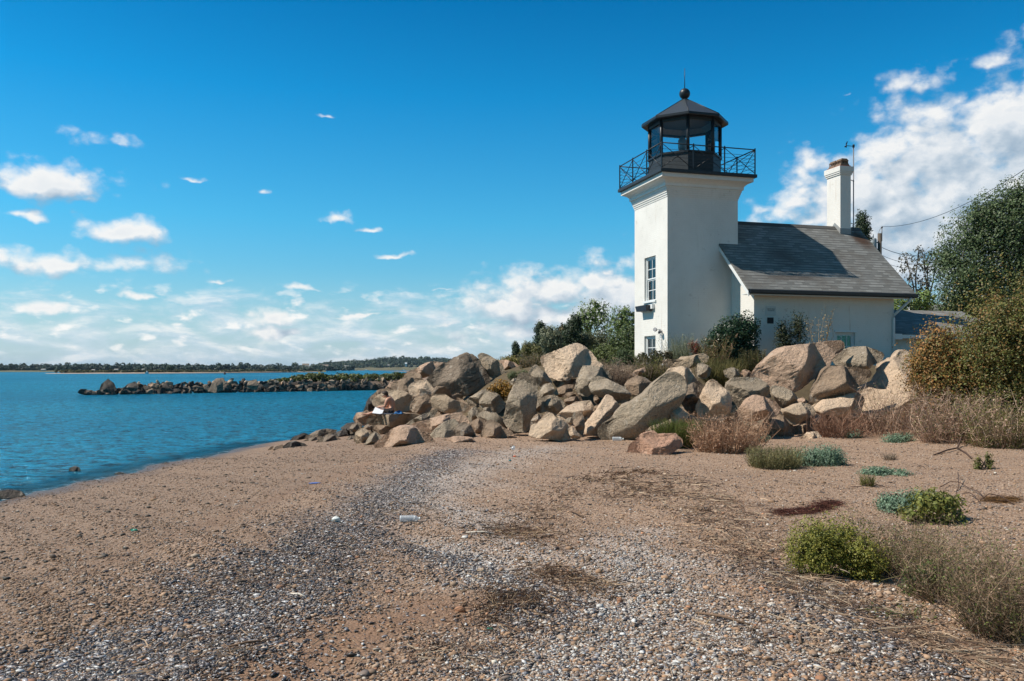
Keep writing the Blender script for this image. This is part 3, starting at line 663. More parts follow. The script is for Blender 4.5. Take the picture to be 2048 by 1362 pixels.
# ------------------------------------------------------------------ rock materials
def rock_mat(name, a, b_, dark, speck=.5, scale=1.0, wetline=None, streak=None):
    m, g, b = new_mat(name); oi = g.new('ShaderNodeObjectInfo'); co = g.vm('ADD', coords(g), g.vm('SCALE', g.comb(oi.outputs['Random'], oi.outputs['Random'], .3), 37.0))
    n = g.noise(co, 1.6*scale, 7, .65); n2 = g.noise(co, 5*scale, 6, .65); n3 = g.noise(co, 34*scale, 3, .7)
    rnd = oi.outputs['Random']
    c = g.mix(g.smooth(g.m('MULTIPLY_ADD', rnd, .30, g.m('SUBTRACT', n, .15)), .35, .65), a, b_)
    c = g.mix(g.m('MULTIPLY', g.smooth(n2, .52, .72), .5), c, dark)
    c = g.mix(g.m('MULTIPLY', g.smooth(n3, .50, .66), speck*.55), c, tuple(x*.38 for x in dark))
    c = g.mix(g.m('MULTIPLY', g.smooth(n3, .44, .30), .28*speck), c, (.62, .56, .48))
    lich = g.smooth(g.noise(co, 2.4*scale, 8, .72), .60, .70)
    c = g.mix(g.m('MULTIPLY', lich, .45), c, (.10, .092, .075))
    if streak:
        sv = g.noise(g.vm('MULTIPLY', g.new('ShaderNodeVectorRotate', {'Vector': co, 'Angle': R(28)}, rotation_type='Y_AXIS').outputs[0], (1.2, 2, 11)), 1.0, 5, .65)
        c = g.mix(g.m('MULTIPLY', g.smooth(sv, .5, .64), streak), c, tuple(x*.35 for x in dark))
    blot = g.smooth(g.noise(co, .9*scale, 5, .7), .50, .66); c = g.mix(g.m('MULTIPLY', blot, .40), c, tuple(x*.62 for x in b_))
    vein = g.smooth(g.noise(g.vm('MULTIPLY', co, (3.5, 3.5, .6)), 1.0, 3, .5, 1.2), .64, .68); c = g.mix(g.m('MULTIPLY', vein, .35), c, (.66, .58, .48))
    val = g.m('MULTIPLY_ADD', rnd, .34, .76); c = g.mix(1, c, g.comb(val, val, val), 'MULTIPLY')
    g.set(b.inputs['Base Color'], c); b.inputs['Roughness'].default_value = .88; b.inputs['Specular IOR Level'].default_value = .2
    cr = g.new('ShaderNodeTexVoronoi', {'Vector': g.vm('ADD', g.vm('MULTIPLY', co, (1, 1, .7)), g.vm('SCALE', g.noise(co, 2, 4, out=1), .5)), 'Scale': 1.1*scale}, feature='DISTANCE_TO_EDGE')
    crack = g.smooth(cr.outputs[0], .0, .03)
    h = g.m('ADD', g.m('MULTIPLY', n2, 1.1), g.m('ADD', g.m('MULTIPLY', n3, .30), g.m('MULTIPLY', crack, .10)))
    h = g.m('ADD', h, g.m('MULTIPLY', g.noise(co, 13*scale, 6, .7), .65))
    nn = g.bump(h, 1.0, .11)
    if streak: nn = g.bump(sv, .8, .05, nn)
    g.set(b.inputs['Normal'], nn); return m
ROCKM = {
 'pale': rock_mat('pale_granite', (.82, .61, .43), (.68, .505, .36), (.38, .27, .185)),
 'pink': rock_mat('pinkish_granite', (.68, .455, .32), (.55, .38, .27), (.33, .21, .145)),
 'grey': rock_mat('grey_granite', (.50, .395, .285), (.40, .32, .235), (.20, .155, .115), .9),
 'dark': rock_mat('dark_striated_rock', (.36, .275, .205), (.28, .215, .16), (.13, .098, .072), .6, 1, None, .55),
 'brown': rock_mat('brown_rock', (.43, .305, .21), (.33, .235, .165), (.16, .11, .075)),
 'slab': rock_mat('layered_slab', (.62, .46, .315), (.50, .38, .27), (.30, .22, .15)),
 'red': rock_mat('red_rock', (.66, .37, .25), (.54, .32, .22), (.30, .165, .11)),
 'wet': rock_mat('wet_dark_rock', (.085, .075, .065), (.12, .10, .085), (.03, .028, .025)),
}
def resample(poly, K):
    """radial outline of a polygon about a good centre"""
    p = np.array(poly, float); x, y = p[:, 0], p[:, 1]; x2, y2 = np.roll(x, -1), np.roll(y, -1)
    cr = x*y2 - x2*y; A = cr.sum()/2; c = np.array([((x+x2)*cr).sum(), ((y+y2)*cr).sum()])/(6*A)
    th = np.arange(K)*2*math.pi/K; r = np.zeros(K)
    for k, t in enumerate(th):
        d = (math.cos(t), math.sin(t)); best = 0
        for (ax, ay), (bx, by) in zip(p - c, np.roll(p, -1, 0) - c):
            ex, ey = bx-ax, by-ay; den = d[0]*ey - d[1]*ex
            if abs(den) < 1e-9: continue
            s = (ax*ey - ay*ex)/den; u = (ax*d[1] - ay*d[0])/den
            if s > 0 and -1e-6 <= u <= 1+1e-6: best = max(best, s)
        r[k] = best
    bad = r <= 0
    if bad.any(): r[bad] = r[~bad].mean()
    return c, th, r, abs(A)
def rock_mesh(name, th, r, Rm, thick, seed, facets=None, nexp=2.4, rough=1.0, rings=13, layered=False):
    rng = random.Random(seed); K = len(th)
    rho = np.sin(np.linspace(0, math.pi/2, rings+1))[1:]
    ux, uz = np.cos(th), np.sin(th); SK = random.Random(seed+1).uniform(.008, .032)
    if facets is None:
        facets = []; a0 = rng.uniform(0, 360)
        for k in range(rng.choice((5, 6, 7))): facets.append((a0 + 360*k/6 + rng.uniform(-28, 28), rng.uniform(.35, 1.15), rng.uniform(.62, .98)))
    facets = list(facets) + [(rng.uniform(0, 360), rng.uniform(.5, 1.5), rng.uniform(.9, 1.25)) for _ in range(9)]
    bfac = [(rng.uniform(0, 360), rng.uniform(.4, 1), rng.uniform(.7, 1)) for _ in range(5)]
    def surf(fc):
        out = []
        for q in rho:
            a, b_ = q*r*ux/Rm, q*r*uz/Rm
            h = np.full(K, (max(0, 1-q**nexp))**(1/nexp))
            e = np.exp(-h/SK)
            for ang, mm, c0 in fc: e = e + np.exp(-np.clip(c0 - mm*(a*math.cos(R(ang)) + b_*math.sin(R(ang))), 0.0, 9)/SK)
            out.append(np.minimum(np.maximum(-SK*np.log(e), 0), h))
        return np.array(out)
    hf, hb = surf(facets), surf(bfac)
    hf[-1] = 0; hb[-1] = 0
    c0 = min([1.0]+[f[2] for f in facets]); cb = min([1.0]+[f[2] for f in bfac])
    V = [(0, -thick*c0, 0)]
    for j, q in enumerate(rho):
        for k in range(K): V.append((q*r[k]*ux[k], -thick*hf[j, k], q*r[k]*uz[k]))
    nb = len(V); V.append((0, thick*cb, 0))
    for j, q in enumerate(rho[:-1]):
        for k in range(K): V.append((q*r[k]*ux[k], thick*hb[j, k], q*r[k]*uz[k]))
    f3, idx = [], lambda j, k: 1 + j*K + k % K
    J = rings - 1
    for k in range(K): f3.append((0, idx(0, k), idx(0, k+1)))
    for j in range(J):
        for k in range(K): f3 += [(idx(j, k), idx(j+1, k), idx(j+1, k+1)), (idx(j, k), idx(j+1, k+1), idx(j, k+1))]
    bx = lambda j, k: (nb + 1 + j*K + k % K) if j < J else idx(J, k)
    for k in range(K): f3.append((nb, bx(0, k+1), bx(0, k)))
    for j in range(J):
        for k in range(K): f3 += [(bx(j, k), bx(j+1, k+1), bx(j+1, k)), (bx(j, k), bx(j, k+1), bx(j+1, k+1))]
    V = np.array(V); off = Vector((rng.uniform(-50, 50), rng.uniform(-50, 50), rng.uniform(-50, 50)))
    amp = .055*Rm*rough
    for i in range(len(V)):
        p = Vector(V[i])
        f = off + p*(1.15/max(Rm, .2)); n1 = mnoise.noise_vector(f); n2 = mnoise.noise_vector(f*2.7); n3 = mnoise.noise_vector(f*7.0); n4 = abs(mnoise.noise(f*3.6))
        if layered: n2.z = 0; n3 = n3*.6; n3.y += .5*math.sin(p.z*46)
        n5 = mnoise.noise_vector(f*15.0); wc = min(1.0, math.hypot(V[i][0], V[i][2])/(.34*Rm)); n4 = n4 if wc > .8 else 1.0
        V[i] += np.array(n1)*amp*.9 + np.array(n2)*amp*.65 + np.array(n3)*amp*.42*wc + np.array(n5)*amp*.16*wc*wc
        L = p.length
        if L > 1e-6: V[i] -= np.array(p/L)*max(0, .14-n4)*amp*4.5
    return np_mesh(name, V, f3, True)
FR = {'A': (700, 680, 5.92), 'B': (1000, 680, 5.676), 'C': (1300, 670, 5.238), 'D': (400, 680, 3.657), 'E': (1580, 660, 4.376), 'P': (0, 0, 1.0)}
ROCKS = []
def rock(fr, pts, Y, mat, label, thick=None, facets=None, nexp=2.5, rough=1.0, grow=1.04, layered=False, cat='boulder', name=None, lean=.46):
    ox, oy, s = FR[fr]
    w = [((ox + x/s - CX)/F*Y, CAMZ - (oy + y/s - HZ)/F*Y) for x, y in pts]
    K = 84
    c, th, r, A = resample(w, K); r = r*grow
    # light rounding of the traced corners
    r = r*.76 + .12*np.roll(r, 1) + .12*np.roll(r, -1)
    Rm = math.sqrt(A/math.pi)
    t = thick if thick else .78*Rm
    nm = name or ('boulder' if Rm > .33 else 'rock')
    me = rock_mesh(nm, th, r, Rm, t, len(ROCKS)*7+11, facets, nexp, rough, layered=layered)
    co_ = np.empty(len(me.vertices)*3); me.vertices.foreach_get('co', co_); co_ = co_.reshape(-1, 3)     # the rock leans back on the slope
    dyl = lean*co_[:, 2]; kx = (Y + dyl)/Y
    co_[:, 0] = (co_[:, 0] + c[0])*kx - c[0]; co_[:, 2] = (co_[:, 2] + c[1] - CAMZ)*kx + CAMZ - c[1]; co_[:, 1] += dyl
    me.vertices.foreach_set('co', co_.ravel()); me.update()
    zb = min(v.co.z for v in me.vertices)
    me.transform(__import__('mathutils').Matrix.Translation((0, 0, -zb)))
    o = link(nm, me, ROCKM[mat], None, (c[0], Y, c[1] + zb)); tag(o, label, 'boulder' if Rm > .33 else 'rock', 'riprap rocks piled below the lighthouse'); ROCKS.append(o); return o
LF = lambda *a: list(a)
# facet hints: (direction in the picture plane, degrees anticlockwise from right; slope; height)
rock('A', [(905,470),(1000,350),(1110,270),(1260,210),(1380,160),(1480,190),(1530,250),(1600,370),(1650,450),(1640,540),(1560,600),(1400,650),(1290,665),(1150,640),(1020,610),(950,550)], 28.6, 'dark', 'largest dark striated boulder crowning the left end of the rock pile', .65, [(150,1.1,.80),(-60,.45,.80),(20,.5,.85),(80,.8,.95)], lean=0.35)
rock('A', [(1510,190),(1560,155),(1640,175),(1740,240),(1810,300),(1830,400),(1800,450),(1700,460),(1640,420),(1590,330),(1530,240)], 29.2, 'grey', 'grey boulder with a knobbed top leaning right behind the largest dark boulder', None, [(0,1.2,.7),(180,.3,.8)])
rock('A', [(1770,240),(1850,235),(1950,270),(2010,310),(1930,345),(1830,352),(1760,320)], 30.5, 'pink', 'flat pinkish slab on the bank top left of the leaf covered mound', .8)
rock('A', [(625,410),(700,370),(800,330),(900,270),(990,258),(1110,270),(1130,320),(1000,380),(930,430),(880,445),(760,455),(680,450)], 30.0, 'pink', 'long pale pinkish rock sloping down to the left behind the dark boulder', .8)
rock('A', [(490,520),(560,480),(640,460),(720,445),(830,455),(890,480),(800,530),(720,570),(700,615),(600,610),(485,600)], 28.6, 'brown', 'squared brown grey block with a pale top edge above the sitting person', None, [(170,.9,.8),(-90,.2,.7)], 3)
rock('A', [(690,560),(740,510),(830,480),(900,475),(960,545),(1020,610),(960,660),(880,650),(770,670),(710,640)], 27.7, 'pale', 'pale wedge tucked under the left side of the largest dark boulder', None, [(100,1.3,.7),(-80,.6,.7)])
rock('A', [(265,710),(340,650),(430,605),(540,595),(640,605),(700,640),(745,680),(720,760),(690,840),(600,860),(480,850),(340,800),(280,780)], 27.9, 'slab', 'smooth tan boulder directly behind the sitting person', None, [(95,1.0,.72),(-130,.5,.75),(-30,.8,.75)], 3)
rock('A', [(300,620),(350,585),(440,575),(520,600),(430,620),(350,660),(270,715),(220,690)], 28.8, 'brown', 'low brown rock sloping to the sea behind the smooth tan boulder', .55)
rock('A', [(415,575),(470,510),(530,480),(560,520),(500,605),(440,590)], 29.4, 'pink', 'small pinkish rock left of the squared block above the person', .4)
rock('A', [(215,690),(275,710),(300,790),(270,815),(155,850),(190,760)], 28.3, 'wet', 'dark brown rock at the seaward edge left of the tan boulder', .45)
rock('A', [(705,820),(730,730),(780,670),(860,630),(930,640),(970,690),(980,790),(940,855),(860,870),(740,865)], 26.0, 'brown', 'round rough brown boulder right of the sitting person', None, None, 2.2, 1.7)
rock('A', [(960,690),(1010,640),(1120,640),(1210,700),(1410,770),(1390,830),(1200,870),(1140,865),(1030,820),(975,800)], 25.2, 'slab', 'brown prism shaped block with a sharp vertical edge', None, [(180,.25,.62),(0,.75,.68),(75,1.0,.8)], 4, .5, lean=.25)
rock('A', [(185,985),(240,880),(330,868),(620,868),(850,878),(840,915),(760,960),(640,1020),(480,1015),(240,1008)], 26.75, 'slab', 'flat layered sandstone slab the person sits on', .95, [(170,.9,.95)], 6, .35, 1.02, True, lean=0)
rock('A', [(40,930),(80,860),(160,850),(280,810),(320,840),(220,900),(240,930),(180,1010),(120,1010),(50,970)], 28.1, 'pink', 'pinkish rock beside the water under the feet of the person', .45, lean=.25)
rock('A', [(630,1025),(740,940),(870,880),(1020,810),(1040,850),(970,920),(870,975),(770,985),(700,1040)], 23.6, 'grey', 'thin pale wedge rising to the right just right of the flat slab', .45)
rock('A', [(690,1030),(780,965),(900,950),(1060,900),(1290,855),(1370,910),(1390,980),(1280,1000),(1200,1020),(960,1110),(870,1070),(800,1040)], 22.0, 'pink', 'long pinkish rock lying below the prism shaped block', .75)
rock('A', [(955,1120),(1010,1050),(1100,980),(1230,930),(1290,990),(1270,1080),(1250,1160),(1100,1210),(1000,1185)], 20.9, 'grey', 'smooth olive grey boulder with a split down its right side', None, [(140,.5,.75),(0,.9,.75)], 3, .6)
rock('A', [(1235,1075),(1290,990),(1350,970),(1420,1010),(1480,1100),(1495,1155),(1440,1170),(1260,1160)], 20.7, 'dark', 'dark grey rock against the right side of the olive grey boulder', .5)
rock('A', [(380,1170),(450,1090),(570,1030),(700,1022),(850,1060),(920,1110),(990,1190),(1050,1240),(950,1290),(820,1310),(700,1320),(560,1300),(400,1280),(270,1265),(300,1220)], 19.5, 'pink', 'broad pale pink boulder at the foot of the pile nearest the sand', .9, [(85,.5,.72),(-85,1.1,.62),(-20,.5,.8)], 2.6)
rock('A', [(1065,1245),(1120,1180),(1220,1145),(1440,1155),(1470,1185),(1300,1235),(1180,1265)], 19.7, 'pink', 'low pinkish rock half buried in shingle right of the broad pale boulder', .5)
rock('A', [(1545,1130),(1600,990),(1660,940),(1760,985),(1830,1050),(1940,1100),(1910,1125),(1840,1155),(1640,1165),(1560,1155)], 20.6, 'brown', 'brown grey rock with a dark right face left of the upright boulder', .55, [(170,.8,.75),(0,1.2,.7)])
rock('A', [(1400,1000),(1450,960),(1530,925),(1605,960),(1615,1020),(1570,1120),(1510,1160),(1470,1090)], 21.9, 'brown', 'tan rough rock between the olive boulder and the brown grey rock', .45, None, 2.4, 1.4)
rock('A', [(1395,860),(1440,810),(1480,790),(1540,830),(1500,890),(1510,950),(1420,985),(1398,930)], 23.2, 'grey', 'small stepped grey block left of the two squared grey blocks', .35)
rock('A', [(1485,880),(1600,845),(1705,862),(1715,900),(1695,970),(1600,980),(1520,935)], 22.9, 'grey', 'lower of two squared grey blocks under the orange vine', .4, None, 4)
rock('A', [(1530,830),(1600,800),(1695,797),(1695,858),(1600,860),(1540,875)], 23.6, 'grey', 'upper of two squared grey blocks under the orange vine', .4, None, 4)
rock('A', [(1525,670),(1580,620),(1680,600),(1780,660),(1835,740),(1825,800),(1760,860),(1700,850),(1690,805),(1600,805),(1540,810)], 24.6, 'grey', 'lichen spotted grey boulder beside the orange vine', .6, None, 2.3, 1.5)
rock('A', [(1385,700),(1480,640),(1570,590),(1690,575),(1700,630),(1560,680),(1530,720),(1500,790),(1400,770)], 26.0, 'grey', 'shaded grey rock in the hollow under the largest dark boulder', .6)
rock('A', [(0,1010),(50,985),(110,990),(140,1020),(60,1100),(0,1110)], 26.4, 'dark', 'dark blocky rock at the waterline below the pinkish seaward rock', .4)
rock('A', [(45,1190),(60,1100),(110,1050),(170,1050),(260,1090),(230,1160),(170,1215),(80,1230)], 22.6, 'slab', 'tan rock leaning left below the flat slab', .4)
rock('A', [(140,1040),(200,1000),(290,1015),(250,1065),(170,1080)], 25.8, 'brown', 'small brown rock wedged under the left end of the flat slab', .35)
rock('A', [(170,1250),(230,1130),(280,1085),(320,1105),(380,1165),(310,1220),(220,1255)], 21.6, 'grey', 'fin shaped grey rock standing left of the broad pale boulder', .3, [(150,.6,.6),(-10,1.0,.6)])
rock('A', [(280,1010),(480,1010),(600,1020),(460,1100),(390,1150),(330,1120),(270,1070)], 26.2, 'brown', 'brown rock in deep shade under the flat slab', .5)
rock('D', [(655,737),(680,710),(760,678),(790,690),(790,712),(730,742),(690,748)], 29.0, 'wet', 'dark wet rock lying farthest out at the left tip of the pile', .4)
rock('D', [(770,705),(850,665),(930,648),(1005,660),(970,695),(880,705),(800,725),(740,752)], 29.0, 'dark', 'long low dark rock by the water behind the grey triangular rock', .5)
rock('D', [(825,772),(880,720),(930,690),(990,700),(1050,740),(1045,758),(940,778)], 25.6, 'dark', 'grey brown triangular rock at the water edge left of the pile', .6, [(150,.7,.8),(0,1.0,.75)])
rock('D', [(605,785),(640,750),(700,740),(760,755),(795,788),(640,820)], 24.4, 'wet', 'low dark wet rock half buried at the shoreline', .5)
rock('D', [(490,812),(520,780),(600,765),(630,790),(600,818)], 24.6, 'brown', 'flat tan rock nearly level with the sand at the shoreline', .5)
rock('D', [(960,690),(1065,645),(1080,700),(1055,745),(1000,715)], 27.4, 'wet', 'black wet rock with a square face behind the triangular rock', .45)
rock('D', [(1025,645),(1080,608),(1170,598),(1190,640),(1135,695),(1080,705),(1055,655)], 28.0, 'wet', 'dark slanting boulder at the waterline below the feet of the person', .6)
rock('D', [(1055,750),(1090,705),(1130,700),(1125,752)], 25.0, 'dark', 'small dark rock right of the grey brown triangular rock', .3)
rock('D', [(735,750),(800,718),(885,700),(905,715),(840,765),(760,760)], 26.8, 'dark', 'flat dark rock between the low wet rock and the triangular rock', .4)
rock('B', [(50,840),(100,640),(170,480),(220,385),(280,372),(320,400),(390,430),(432,530),(418,650),(392,820),(352,960),(310,1035),(180,1035),(90,990),(45,920)], 21.3, 'grey', 'tall upright grey boulder with a pale streak near its top', .75, [(170,.35,.78),(0,.9,.66),(90,.3,.9),(-90,.3,.85)], 2.6, .8, lean=0.4)
rock('B', [(465,185),(520,160),(640,120),(760,75),(860,42),(920,60),(1000,110),(1060,180),(1100,240),(1150,265),(1175,315),(1080,330),(960,330),(920,370),(870,420),(760,450),(640,445),(560,425),(530,340),(470,260)], 24.6, 'pale', 'big pale peaked boulder highest in the middle of the pile', .7, [(150,.12,.8),(-40,.35,.9)], 4, 1.4, lean=0.9)
rock('B', [(320,390),(360,310),(410,278),(470,330),(540,400),(595,485),(560,520),(500,510),(440,530),(400,440)], 23.3, 'grey', 'grey rock behind the tall upright boulder, sloping to the right', .6)
rock('B', [(412,700),(430,590),(490,508),(580,488),(612,540),(622,612),(560,638),(500,650),(450,690)], 22.4, 'grey', 'grey block with a vertical pale vein right of the upright boulder', .45, None, 3.2)
rock('B', [(618,605),(640,550),(740,512),(850,503),(865,545),(790,605),(720,650),(640,645)], 23.2, 'brown', 'flat brown rock in the hollow under the pale peaked boulder', .5)
rock('B', [(700,640),(760,598),(860,588),(895,640),(790,662)], 22.8, 'brown', 'small flat brown stone stacked under the flat brown rock', .35)
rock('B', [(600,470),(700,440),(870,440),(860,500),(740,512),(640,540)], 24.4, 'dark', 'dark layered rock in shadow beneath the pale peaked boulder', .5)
rock('B', [(848,555),(880,440),(920,350),(950,290),(1080,300),(1160,308),(1230,350),(1268,430),(1260,460),(1180,450),(1090,450),(1040,510),(1045,590),(1000,640),(900,625)], 22.7, 'grey', 'grey boulder with a flat shoulder right of the pale peaked boulder', .8, [(120,.5,.8),(-60,.6,.8),(0,.7,.85)], 3)
rock('B', [(1012,520),(1050,448),(1120,412),(1190,428),(1290,478),(1400,530),(1485,620),(1445,695),(1390,725),(1280,668),(1180,655),(1040,605)], 21.6, 'grey', 'cylindrical grey boulder lying with its round end to the left', .6, [(65,.9,.78),(-110,.6,.8)], 2.2, .6)
rock('B', [(1408,520),(1460,450),(1560,408),(1640,430),(1725,480),(1655,575),(1570,640),(1480,615),(1415,575)], 22.2, 'brown', 'brown faceted rock above the upper end of the cylindrical boulder', .5)
rock('P', [(1197.3,858),(1206,845.6),(1222,838.6),(1232.6,821),(1246.7,808.6),(1264,803),(1289,785.7),(1310,762.8),(1331,747),(1350,745),(1366,755),(1372,775),(1362,804),(1338,836),(1300,852),(1264,877),(1246.7,886),(1216.7,886),(1201,874)], 20.0, 'grey', 'longest grey boulder lying diagonally in the centre of the pile', .8, [(135,.75,.72),(-50,.45,.72),(-150,.5,.9)], 2.6, .7, lean=0.22)
rock('B', [(955,970),(1020,890),(1100,790),(1160,700),(1208,622),(1255,640),(1355,745),(1280,885),(1190,930),(1130,1015),(1120,1065),(1020,1085),(965,1065)], 20.5, 'pale', 'pale pointed rock wedged left of the longest diagonal boulder', .5, [(135,.5,.7),(-40,.8,.7)], 3)
rock('B', [(828,850),(870,812),(930,828),(952,890),(962,1000),(932,1095),(900,1105),(858,1010),(828,940)], 19.9, 'brown', 'small upright brown stone standing in front of the pale pointed rock', .26)
rock('B', [(645,855),(760,760),(860,708),(1020,688),(1062,760),(1075,855),(960,870),(860,870),(760,900),(715,915)], 21.0, 'pale', 'tan block with a flat lit top behind the small upright stone', .55, [(100,1.1,.7),(-80,.4,.7)], 3.4, .6)
rock('B', [(480,665),(550,628),(640,638),(710,690),(742,750),(665,845),(600,860),(540,810),(440,835),(470,750)], 21.6, 'grey', 'smooth grey rock half shaded by the tall upright boulder', .5)
rock('B', [(400,680),(480,660),(480,740),(440,830),(400,860)], 22.2, 'grey', 'narrow rock in shadow right of the tall upright boulder', .4)
rock('B', [(713,685),(800,648),(910,638),(935,690),(840,725),(740,748)], 21.9, 'brown', 'small tan block above the tan block with flat top', .35, None, 3.5)
rock('B', [(330,1085),(370,965),(430,945),(480,880),(530,815),(600,840),(640,880),(720,920),(810,985),(785,1060),(805,1130),(700,1140),(560,1120),(400,1108)], 19.5, 'pale', 'tan boulder with dark top at the shingle edge right of the upright boulder', .55, [(150,.6,.75),(-70,.7,.72),(30,.7,.75)])
rock('B', [(338,1010),(350,920),(400,848),(460,838),(495,885),(430,955),(370,975)], 20.2, 'brown', 'dark purplish brown stone tucked beside the base of the upright boulder', .3)
rock('B', [(728,918),(780,883),(830,878),(845,950),(780,965)], 20.6, 'grey', 'little grey stone left of the small upright brown stone', .25)
rock('B', [(940,868),(1035,866),(1025,905),(950,950)], 20.8, 'grey', 'little grey stone right of the small upright brown stone', .25)
rock('B', [(765,1015),(820,980),(875,1040),(915,1115),(850,1135),(800,1105)], 19.4, 'pale', 'thin pale shard leaning at the shingle edge', .2)
rock('B', [(1062,640),(1100,622),(1135,690),(1100,735),(1068,705)], 22.0, 'brown', 'small stone in the dark gap under the cylindrical boulder, upper one', .2)
rock('B', [(1066,752),(1120,733),(1130,795),(1080,815)], 21.6, 'brown', 'small stone in the dark gap under the cylindrical boulder, lower one', .2)
rock('P', [(1254,908),(1262,888),(1284,868),(1310,863),(1318,869),(1350,866),(1364,880),(1362,894),(1330,909),(1300,916),(1280,915)], 16.6, 'red', 'reddish rock lying alone on the shingle in front of the pile', .42, [(95,1.3,.62),(-80,.4,.68),(180,.6,.8)], 3.4, 1.1)
rock('B', [(1635,1035),(1720,978),(1860,932),(1905,950),(1870,1010),(1780,1045)], 19.4, 'pale', 'flat pale rock behind the reddish rock', .35)
rock('B', [(110,475),(150,438),(195,430),(180,490),(130,505)], 22.8, 'grey', 'small grey rock at the left shoulder of the tall upright boulder', .3)
rock('B', [(1475,395),(1540,345),(1640,305),(1655,355),(1540,410)], 24.6, 'pink', 'small pinkish rock among dry twigs at the bank top', .3)
rock('B', [(1835,235),(1900,218),(1935,300),(1880,300)], 25.6, 'brown', 'small brown rock on the bank top left of the tower base', .3)
rock('C', [(125,425),(220,348),(330,332),(420,348),(465,430),(515,505),(450,540),(380,560),(330,460),(240,440),(140,455)], 22.2, 'pale', 'pale block with a dark right end behind the longest diagonal boulder', .6, [(170,.3,.7),(0,1.3,.62)], 3.5)
rock('C', [(468,372),(500,298),(560,292),(645,350),(625,425),(580,460),(500,440)], 23.0, 'grey', 'grey speckled rock under the olive grass tuft', .45)
rock('C', [(140,272),(220,255),(300,258),(350,228),(450,218),(560,192),(612,230),(592,292),(480,310),(420,345),(220,350),(160,318)], 24.7, 'slab', 'flat tan slab on the bank below the tower corner', .8)
rock('C', [(328,630),(370,558),(440,508),(512,482),(553,540),(533,640),(483,765),(430,825),(370,775),(328,690)], 20.8, 'dark', 'oval dark pitted boulder right of the longest diagonal boulder', .45, None, 2.2, 1.7, lean=0.2)
rock('C', [(488,765),(510,690),(560,580),(610,488),(652,465),(702,490),(782,570),(855,660),(855,750),(805,875),(740,902),(620,898),(540,868),(498,805)], 20.5, 'pale', 'pale peaked boulder with a ridge across it in the centre right', .65, [(-85,.9,.70),(130,.4,.72),(20,.7,.78)], 3)
rock('C', [(795,560),(820,498),(880,452),(1000,447),(1120,447),(1195,490),(1245,580),(1278,655),(1180,670),(1080,660),(1000,710),(930,760),(870,690),(815,620)], 21.5, 'grey', 'grey block with an overhanging lip right of the pale ridged boulder', .65, [(95,1.2,.70),(-85,.45,.68)], 3.4)
rock('C', [(832,925),(880,840),(950,740),(1040,660),(1110,630),(1220,658),(1312,700),(1362,780),(1332,835),(1250,875),(1080,900),(920,895)], 20.3, 'pink', 'smooth pinkish boulder with a rounded lit top and a thin left point', .65, [(100,.8,.70),(-80,.9,.68)], 2.6, .6)
rock('C', [(1188,962),(1220,880),(1300,838),(1370,798),(1422,880),(1472,980),(1515,1075),(1400,1085),(1280,1085),(1210,1055)], 20.7, 'brown', 'smooth brown triangular rock below the thin pointed pinkish boulder', .5, None, 2.6, .5, lean=0.1)
rock('C', [(1368,780),(1440,768),(1530,728),(1600,708),(1692,740),(1745,820),(1640,885),(1530,938),(1470,938),(1400,860)], 20.9, 'slab', 'tan boulder with a flat lit top right of the brown triangular rock', .5, [(95,.6,.7),(-75,.6,.72)])
rock('C', [(1262,560),(1300,528),(1400,543),(1502,600),(1555,650),(1535,745),(1440,778),(1380,755),(1330,695),(1285,630)], 21.8, 'grey', 'pale grey angular rock under the left end of the huge slab', .45)
rock('C', [(1548,672),(1600,648),(1645,700),(1622,725),(1560,720)], 21.4, 'pink', 'little pink stone in the gap below the huge slab', .2)
rock('P', [(1499.5,752),(1521,731),(1540.5,712),(1563.5,696.7),(1613,689),(1654,683.5),(1676,681.7),(1688,690),(1688,699),(1665,714),(1660,730),(1640,750),(1616,766),(1582,782),(1548,775),(1530,772)], 22.8, 'pink', 'huge pinkish tilted slab with a dark cleft, highest on the right', .95, [(110,.35,.72),(-10,1.1,.70),(-75,.7,.78)], 3.6, .9)
rock('E', [(352,240),(430,188),(570,146),(680,146),(792,190),(825,222),(792,275),(700,305),(660,342),(560,338),(450,325),(395,300)], 23.3, 'grey', 'grey angular boulder with a dark vertical crease beside the house window', .7, [(180,.6,.75),(0,.5,.8),(90,.9,.85)])
rock('E', [(152,638),(190,540),(270,388),(330,322),(460,316),(692,348),(705,405),(560,528),(430,578),(300,608)], 22.0, 'brown', 'brown wedge with its sharp point low on the left', .65, [(140,1.0,.78),(-60,.5,.74)], 3, lean=0.4)
rock('E', [(216,692),(300,608),(390,598),(480,572),(590,535),(655,600),(625,705),(605,768),(500,768),(380,748),(250,730)], 21.6, 'pale', 'long pale rock with a flat top and dark underside below the brown wedge', .6, [(95,.9,.66),(-85,.8,.66)], 3.4)
rock('E', [(585,530),(740,460),(790,390),(800,290),(930,220),(935,188),(1000,168),(1090,250),(1160,350),(1225,430),(1340,500),(1310,620),(1260,770),(1100,860),(950,840),(800,790),(630,740)], 22.9, 'pale', 'giant pale boulder rising to a spire at the right end of the pile', .9, [(20,.2,.85),(165,.2,.85)], 4, 1.2, lean=0.7)
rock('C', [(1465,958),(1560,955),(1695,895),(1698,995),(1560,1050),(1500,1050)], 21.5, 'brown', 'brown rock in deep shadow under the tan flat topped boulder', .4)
rock('E', [(188,855),(195,768),(240,732),(275,760),(245,865),(200,885)], 21.0, 'pink', 'small upright pink stone at the foot of the long pale rock', .25)
rock('E', [(80,945),(150,898),(240,888),(275,942),(185,968)], 19.8, 'pale', 'low pale stone half buried behind the blue green plants', .3)
rock('C', [(213,795),(250,742),(300,752),(405,830),(395,865),(340,915),(290,955),(230,905)], 19.8, 'pale', 'small pale upright stone between diagonal boulder and green grass', .28)
